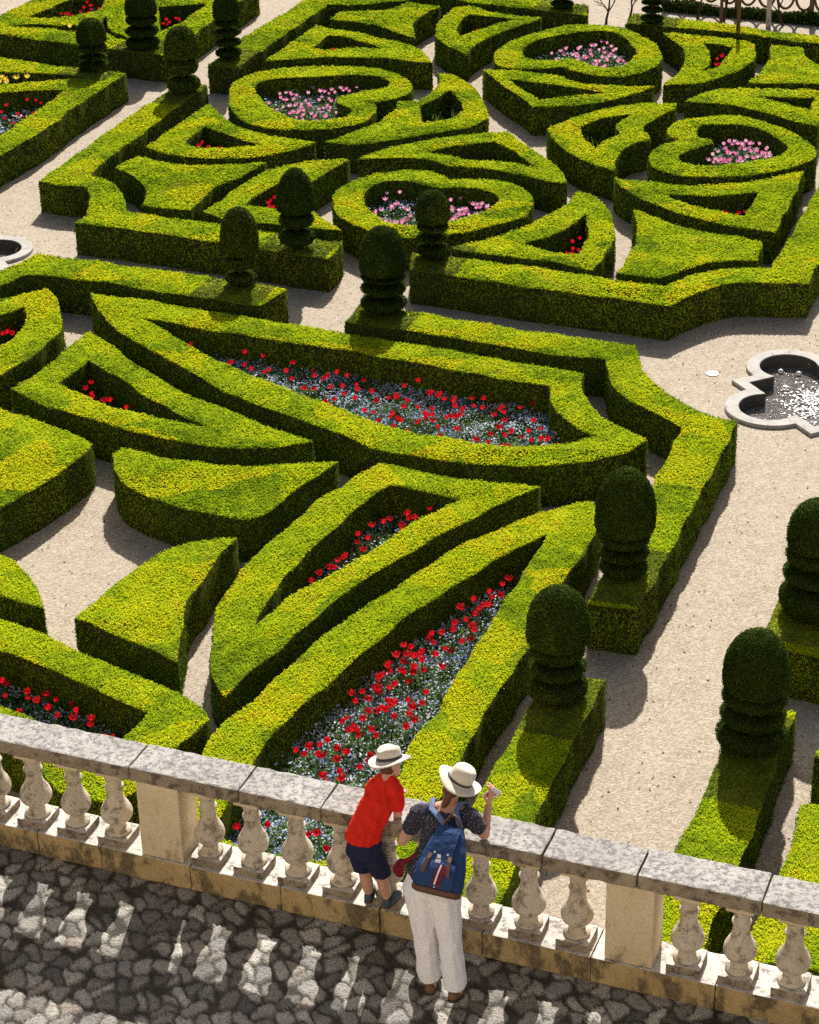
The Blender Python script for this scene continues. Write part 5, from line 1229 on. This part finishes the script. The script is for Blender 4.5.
# --- her backpack: a thing of its own, worn on the back
ax = (W(3.535, .045, 1.235) - W(3.525, .335, .86)).normalized()
bp0 = W(3.632, .385, .838)
lat = Vector((1, 0, .02)); lat = (lat - ax * lat.dot(ax)).normalized(); nrm = lat.cross(ax).normalized()
if nrm.y > 0: nrm = -nrm
pack = empty('backpack', wpos(3.522, .50, .80), WALL_ROT, 'blue canvas backpack with brown leather trim and striped pocket, worn by the woman', 'backpack')
PO = Vector((3.522 - WU, -(.50 - WO), .80 - fz))
def BP(x, t, d): return bp0 + lat * x * 1.1 + ax * t * 1.13 + nrm * d * 1.05 - PO
def pack_shell(name, mat, parent, secs, n=28, p=3.0, smooth=True):
    """secs = (t, half width, depth0, depth1): rounded-rectangle sections up the back"""
    bm = bmesh.new(); rings = []
    for t, hw, d0, d1 in secs:
        row = []
        for k in range(n):
            a = 2 * math.pi * k / n; c_, s_ = math.cos(a), math.sin(a)
            x = math.copysign(abs(c_) ** (2 / p), c_) * hw; dd = (d0 + d1) / 2 + math.copysign(abs(s_) ** (2 / p), s_) * (d1 - d0) / 2
            row.append(bm.verts.new(BP(x, t, dd)))
        rings.append(row)
    for a_, b_ in zip(rings, rings[1:]):
        for k in range(n): bm.faces.new((a_[k], a_[(k + 1) % n], b_[(k + 1) % n], b_[k]))
    bm.faces.new(rings[0][::-1]); bm.faces.new(rings[-1])
    bmesh.ops.recalc_face_normals(bm, faces=bm.faces)
    return bm_obj(name, bm, mat, parent, smooth=smooth)
D0 = .085
pack_shell('bag', BLUECAN, pack, [(-.035, .13, D0 + .01, D0 + .14), (-.02, .15, D0, D0 + .155), (.04, .157, D0, D0 + .165), (.12, .15, D0, D0 + .155), (.2, .132, D0, D0 + .14), (.28, .108, D0, D0 + .118), (.335, .086, D0, D0 + .095), (.36, .07, D0 + .01, D0 + .08), (.372, .04, D0 + .02, D0 + .06)])
pack_shell('leather_base', LEATHER, pack, [(-.042, .125, D0 + .01, D0 + .138), (-.03, .15, D0 - .004, D0 + .16), (-.005, .158, D0 - .006, D0 + .171), (.0, .154, D0 - .002, D0 + .163)])
pk_ = pack_shell('front_pocket', BLUECAN, pack, [(.0, .112, D0 + .13, D0 + .178), (.02, .122, D0 + .12, D0 + .196), (.09, .118, D0 + .12, D0 + .196), (.145, .108, D0 + .12, D0 + .18), (.16, .1, D0 + .12, D0 + .165)])
def strip(name, mat, parent, x0, x1, ts, ds, th=.004, sl=0.0):
    bm = bmesh.new(); rows = []
    for t, d in zip(ts, ds):
        sh = sl * (t - ts[0])
        rows.append([bm.verts.new(BP(x, t, dd)) for x, dd in ((x0 + sh, d), (x1 + sh, d), (x1 + sh, d + th), (x0 + sh, d + th))])
    for a_, b_ in zip(rows, rows[1:]):
        for k in range(4): bm.faces.new((a_[k], a_[(k + 1) % 4], b_[(k + 1) % 4], b_[k]))
    bm.faces.new(rows[0][::-1]); bm.faces.new(rows[-1]); bmesh.ops.recalc_face_normals(bm, faces=bm.faces)
    return bm_obj(name, bm, mat, parent)
ts, ds = (.004, .025, .09, .14), (D0 + .178, D0 + .195, D0 + .195, D0 + .18)
strip('stripe', STRIPEW, pk_, .004, .014, ts, ds, .004, .12)
strip('stripe', DARKRED, pk_, .02, .046, ts, ds, .004, .12)
strip('stripe', DARKRED, pk_, -.012, -.002, ts, ds, .004, .12)
for sx in (-1, 1):
    strip('leather_tab', LEATHER, pack, sx * .088 - .012, sx * .088 + .012, (.03, .1, .165, .215), (D0 + .166, D0 + .19, D0 + .168, D0 + .135), .01, -.16 * sx)
    strip('clasp', STRIPEW, pack, sx * .042 - .006, sx * .042 + .006, (.196, .21), (D0 + .15, D0 + .147), .008)
strip('flap', BLUECAN, pack, -.075, .075, (.15, .2, .26, .33, .365), (D0 + .163, D0 + .149, D0 + .133, D0 + .104, D0 + .075), .008)
strip('patch', STRIPEW, pack, -.022, .012, (.148, .168), (D0 + .173, D0 + .168), .004, .1)
strip('patch', STRIPEW, pack, -.014, .008, (.174, .196), (D0 + .166, D0 + .16), .004, -.3)
bm = bmesh.new()
tube(bm, [BP(-.045, .345, D0 + .045), BP(-.046, .39, D0 + .055), BP(-.025, .425, D0 + .062), BP(.0, .434, D0 + .064), BP(.025, .425, D0 + .062), BP(.046, .39, D0 + .055), BP(.045, .345, D0 + .045)], .0095, 8)
bm_obj('handle', bm, LEATHER, pack, smooth=True)
def band(name, mat, parent, pts, nrms, w_, th):
    bm = bmesh.new(); rows = []
    for i, (p_, n_) in enumerate(zip(pts, nrms)):
        d = (pts[min(i + 1, len(pts) - 1)] - pts[max(0, i - 1)]).normalized(); n_ = Vector(n_).normalized(); s = d.cross(n_).normalized() * w_ / 2
        rows.append([bm.verts.new(q) for q in (p_ - s, p_ + s, p_ + s + n_ * th, p_ - s + n_ * th)])
    for a_, b_ in zip(rows, rows[1:]):
        for k in range(4): bm.faces.new((a_[k], a_[(k + 1) % 4], b_[(k + 1) % 4], b_[k]))
    bm.faces.new(rows[0][::-1]); bm.faces.new(rows[-1]); bmesh.ops.recalc_face_normals(bm, faces=bm.faces)
    return bm_obj(name, bm, mat, parent)
for sx in (-1, 1):
    q = [BP(sx * .035, .335, D0 + .03), BP(sx * .05, .37, D0 + .035), W(3.53 + sx * .088, .105, 1.262) - PO, W(3.53 + sx * .105, .03, 1.285) - PO, W(3.53 + sx * .115, -.035, 1.235) - PO, W(3.53 + sx * .13, -.02, 1.12) - PO]
    if sx > 0: q = [p_ + Vector((0, 0, .018 if i in (2, 3, 4) else 0)) for i, p_ in enumerate(q)]
    band('shoulder_strap', PALEBLUE, pack, q, [nrm, nrm, (0, -.5, 1), (0, .1, 1), (0, 1, .5), (0, 1, 0)], .036, .008)

# --- red cloth bag on a strap at her left side
rb = empty('shoulder_bag', wpos(3.25, .23, .72), WALL_ROT, 'dark red cloth bag on a red strap hanging at the left hip of the woman', 'bag')
RO = Vector((3.25, -.23, .72))
def RB(u, off, z): return Vector((u, -off, z)) - RO
bm = bmesh.new(); tube(bm, [RB(3.425, .315, 1.03), RB(3.37, .31, .97), RB(3.31, .29, .91), RB(3.27, .26, .86)], [.014, .017, .02, .024], 8)
bm_obj('strap', bm, DARKRED, rb, smooth=True)
blob('pouch', [((RB(3.275, .25, .87), (.032, .03, .03)), (RB(3.245, .23, .79), (.045, .036, .04))), ((RB(3.245, .23, .79), (.045, .036, .04)), (RB(3.25, .225, .745), (.03, .025, .02)))], .008, DARKRED, rb, 2)

# --- phone in her raised hand
ph = empty('phone', wpos(3.757, -.222, 1.235), WALL_ROT, 'small white and red phone held up in the right hand of the woman', 'phone')
bm = bmesh.new(); box(bm, (0, 0, 0), (.074, .010, .13)); bevel_all(bm, .004, 2)
o = bm_obj('case', bm, WHITE, ph); o.rotation_euler = (R(20), R(38), R(20))
bm = bmesh.new(); box(bm, (-.004, -.0065, -.012), (.05, .003, .07))
bm_obj('red_panel', bm, PHONERED, o)

# --- the boy: standing on the ledge between the balusters, bent over the coping
BU, BO, BZ = 3.0, -.02, .27
boy = empty('person', wpos(BU, BO, BZ), WALL_ROT, 'boy in red shirt, navy shorts and cream hat, standing on the balustrade ledge', 'person')
def Bo(u, off, z): return Vector((u - BU, -(off - BO), z - BZ))
bh = Bo(3.045, -.175, 1.352)
roll_b = Matrix.Rotation(R(-12), 4, 'Y') @ Matrix.Rotation(R(-14), 4, 'X') @ Matrix.Rotation(R(-28), 4, 'Z')
def bhp(x, y, z): return bh + (roll_b @ Vector((x, y, z)))
pel, chs, nkb = Bo(2.945, .085, .825), Bo(3.005, -.05, 1.115), Bo(3.035, -.125, 1.262)
shL, elL, wrL = Bo(2.945, -.085, 1.185), Bo(2.885, -.2, 1.03), Bo(2.99, -.31, 1.015)
shR, elR, wrR = Bo(3.125, -.08, 1.2), Bo(3.135, -.075, 1.015), Bo(3.06, -.245, 1.02)
hipL, knL, anL = Bo(2.905, .085, .75), Bo(2.915, .03, .53), Bo(2.93, -.0, .325)
hipR, knR, anR = Bo(3.01, .085, .74), Bo(3.045, .035, .52), Bo(3.075, .01, .325)
caps = [((bhp(0, 0, .012), (.069, .082, .088)), (bhp(0, .015, -.04), (.054, .063, .055))), ((bhp(0, .03, -.065), .036), (bhp(0, .045, -.075), .027)), ((bhp(0, .088, -.012), .010), (bhp(0, .078, .008), .008)),
        ((bhp(-.069, -.005, -.01), (.011, .017, .026)), (bhp(-.071, -.008, 0), (.009, .015, .02))), ((bhp(.069, -.005, -.01), (.011, .017, .026)), (bhp(.071, -.008, 0), (.009, .015, .02))),
        ((bhp(0, -.01, -.05), .04), (nkb, .042)), ((nkb, .045), (chs, (.09, .065, .07))), ((chs, (.09, .065, .08)), (pel, (.095, .075, .08))),
        ((nkb, .038), (shL, .038)), ((nkb, .038), (shR, .038)), ((shL, .038), (elL, .03)), ((elL, .029), (wrL, .019)), ((shR, .038), (elR, .031)), ((elR, .03), (wrR, .019)),
        ((pel, .07), (hipL, .066)), ((pel, .07), (hipR, .066)), ((hipL, .064), (knL, .045)), ((knL, .044), (anL.lerp(knL, .6), .046)), ((anL.lerp(knL, .6), .046), (anL, .03)), ((hipR, .064), (knR, .045)), ((knR, .044), (anR.lerp(knR, .6), .046)), ((anR.lerp(knR, .6), .046), (anR, .03))]
caps += fingers(wrL, (.8, .5, -.05), (.5, -.8, 0), (0, 0, -1), .4, .35, .125, .0068)
caps += fingers(wrR, (-.7, .7, -.05), (-.7, -.7, 0), (0, 0, -1), .4, .35, .125, .0068)
blob('body', caps, .006, SKIN, boy, 3)
face(boy, bh, roll_b, .92)
caps = [((nkb + Vector((0, .0, .0)), (.055, .05, .032)), (chs, (.12, .085, .09))), ((chs, (.122, .09, .09)), (pel + Vector((-.01, 0, .09)), (.13, .102, .05))), ((pel + Vector((-.01, 0, .09)), (.13, .102, .04)), (pel + Vector((-.012, -.005, .055)), (.137, .11, .022))),
        ((nkb + Vector((-.03, 0, -.015)), .048), (shL, .056)), ((nkb + Vector((.03, 0, -.015)), .048), (shR, .056)), ((shL, .05), (shL.lerp(elL, .5), .047)), ((shR, .055), (shR.lerp(elR, .62), .05))]
blob('shirt', caps, .008, REDSHIRT, boy, 3, 2, (.004, .10, 1.0))
caps = [((pel + Vector((0, 0, .04)), (.122, .097, .04)), (pel + Vector((-.005, -.01, -.06)), (.135, .112, .06))), ((hipL + Vector((-.003, -.005, .0)), (.078, .095, .06)), (knL + Vector((-.005, -.012, .055)), (.074, .08, .015))), ((hipR + Vector((.003, -.005, .0)), (.078, .095, .06)), (knR + Vector((.003, -.012, .055)), (.074, .08, .015)))]
blob('shorts', caps, .008, NAVYKNIT, boy, 3, 2, (.0035, .09, .7))
for an, tw in ((anL, -.03), (anR, .03)):
    sk = blob('sock', [((an + Vector((0, 0, .035)), .035), (an + Vector((0, 0, -.02)), .036))], .007, SOCK, boy, 1)
    shoe(boy, an + Vector((0, -.02, -.056)), an + Vector((tw, .115, -.056)), .036, SHOEBLUE, SOLE)
blob('hair', [((bhp(0, -.02, .02), (.072, .074, .078)), (bhp(0, -.03, -.03), (.06, .05, .04)))], .008, HAIR, boy, 2)
hat(boy, bhp(0, -.002, .03), roll_b, .148, .086, .098, .022, .011, .008)

# ----------------------------------------------------------------- far end of the garden: trellis, posts, bare shrubs
TW = plain('brown_wood', (.16, .095, .055), .8, .3, 15, .2, .3)
tr0, tr1 = Vector(TREL[0]), Vector(TREL[1])
d_ = (tr1 - tr0); L_ = d_.length; rz_ = math.atan2(d_.y, d_.x)
tre = empty('trellis', (tr0.x, tr0.y, 0), rz_, 'brown wooden trellis with rows of hoops along the far gravel path', 'trellis')
bm = bmesh.new(); box(bm, (L_ / 2, 0, .10), (L_, .07, .16)); bm_obj('bottom_rail', bm, TW, tre)
bm = bmesh.new(); box(bm, (L_ / 2, 0, .98), (L_, .06, .08)); bm_obj('top_rail', bm, TW, tre)
k = 0
for i in range(int(L_ / 1.75) + 1):
    bm = bmesh.new(); box(bm, (i * 1.75, .005, .85), (.09, .09, 1.7)); bm_obj('post', bm, TW, tre)
for i in range(int(L_ / .44)):
    bm = bmesh.new(); n = 18
    c = (.24 + i * .44, .0, .64)
    tube(bm, [(c[0] + .21 * math.cos(2 * math.pi * q / n), 0, c[2] + .36 * math.sin(2 * math.pi * q / n)) for q in range(n + 1)], .032, 6)
    bm_obj('hoop', bm, TW, tre)
# dark leaf strip added for the shadow band at the foot of the trellis
q = RNG.random((9000, 3)); hgt = .22 + .06 * np.sin(q[:, 0] * L_ * 3.1) * np.sin(q[:, 0] * L_ * 1.3)
C_ = np.c_[q[:, 0] * L_, -.05 + (q[:, 1] - .5) * .42 * (1 - .4 * q[:, 2]), q[:, 2] * hgt]
V_, F_ = leaf_quads(C_, np.tile([0, -.5, 1.], (len(C_), 1)), .075, 1.2, .6)
cr = mesh_obj('shadow_leaves', np_mesh('shadow_leaves', V_, [F_]), YEW_LEAF, loc=(tr0.x, tr0.y, 0), rz=rz_)
tag(cr, 'dark leaf strip standing in for the shadow along the foot of the hooped trellis', 'shadow_leaves')
def bare_shrub(x, y, seed, label, h=1.2):
    rnd = random.Random(seed); bm = bmesh.new()
    def grow(p, d, L, r, depth):
        q = [p]; dd = d.copy()
        for i in range(4):
            dd = (dd + Vector((rnd.gauss(0, .16), rnd.gauss(0, .16), rnd.gauss(0.03, .08)))).normalized(); q.append(q[-1] + dd * L / 4)
        tube(bm, q, [r * (1 - .12 * i) for i in range(5)], 6)
        if depth < 3:
            for _ in range(2 + (depth < 2)):
                a = q[rnd.randint(2, 4)]
                grow(a, (dd + Vector((rnd.gauss(0, .7), rnd.gauss(0, .5), rnd.uniform(-.1, .5)))).normalized(), L * .65, r * .55, depth + 1)
    grow(Vector((0, 0, -.02)), Vector((rnd.gauss(0, .08), 0, 1)), h * .5, .034, 0)
    o = bm_obj('bare_shrub', bm, WOOD, loc=(x, y, 0)); tag(o, label, 'shrub', 'bare shrubs along the far path')
for (x, y), s, lab in zip(SHRUBS, (1, 2, 3, 4, 5), ('bare twiggy shrub on the far path, just left of the topiary at the trellis', 'bare twiggy shrub on the far path above the farthest heart', 'leafless shrub with crooked branches on the far path right of the topiary at the trellis', 'leafless shrub on the far path above the low trellis hedge', 'thin leafless shrub on the far path towards the right picture edge')):
    bare_shrub(x, y, s, lab)
for (x, y, z0, r_), lab in zip(POSTS, ('dark wooden post rising out of the low trellis hedge', 'dark wooden post standing behind the low trellis hedge', 'greyish post between the low trellis hedge and the hooped trellis')):
    bm = bmesh.new(); tube(bm, [(0, 0, -.05), (0, 0, 1.0), (0, 0, 2.1)], [r_, r_ * .96, r_ * .9], 10); 
    o = bm_obj('wooden_post', bm, TW if z0 < 1 else GREYCREAM, loc=(x, y, 0)); tag(o, lab, 'post')

print('objects', len(bpy.data.objects))
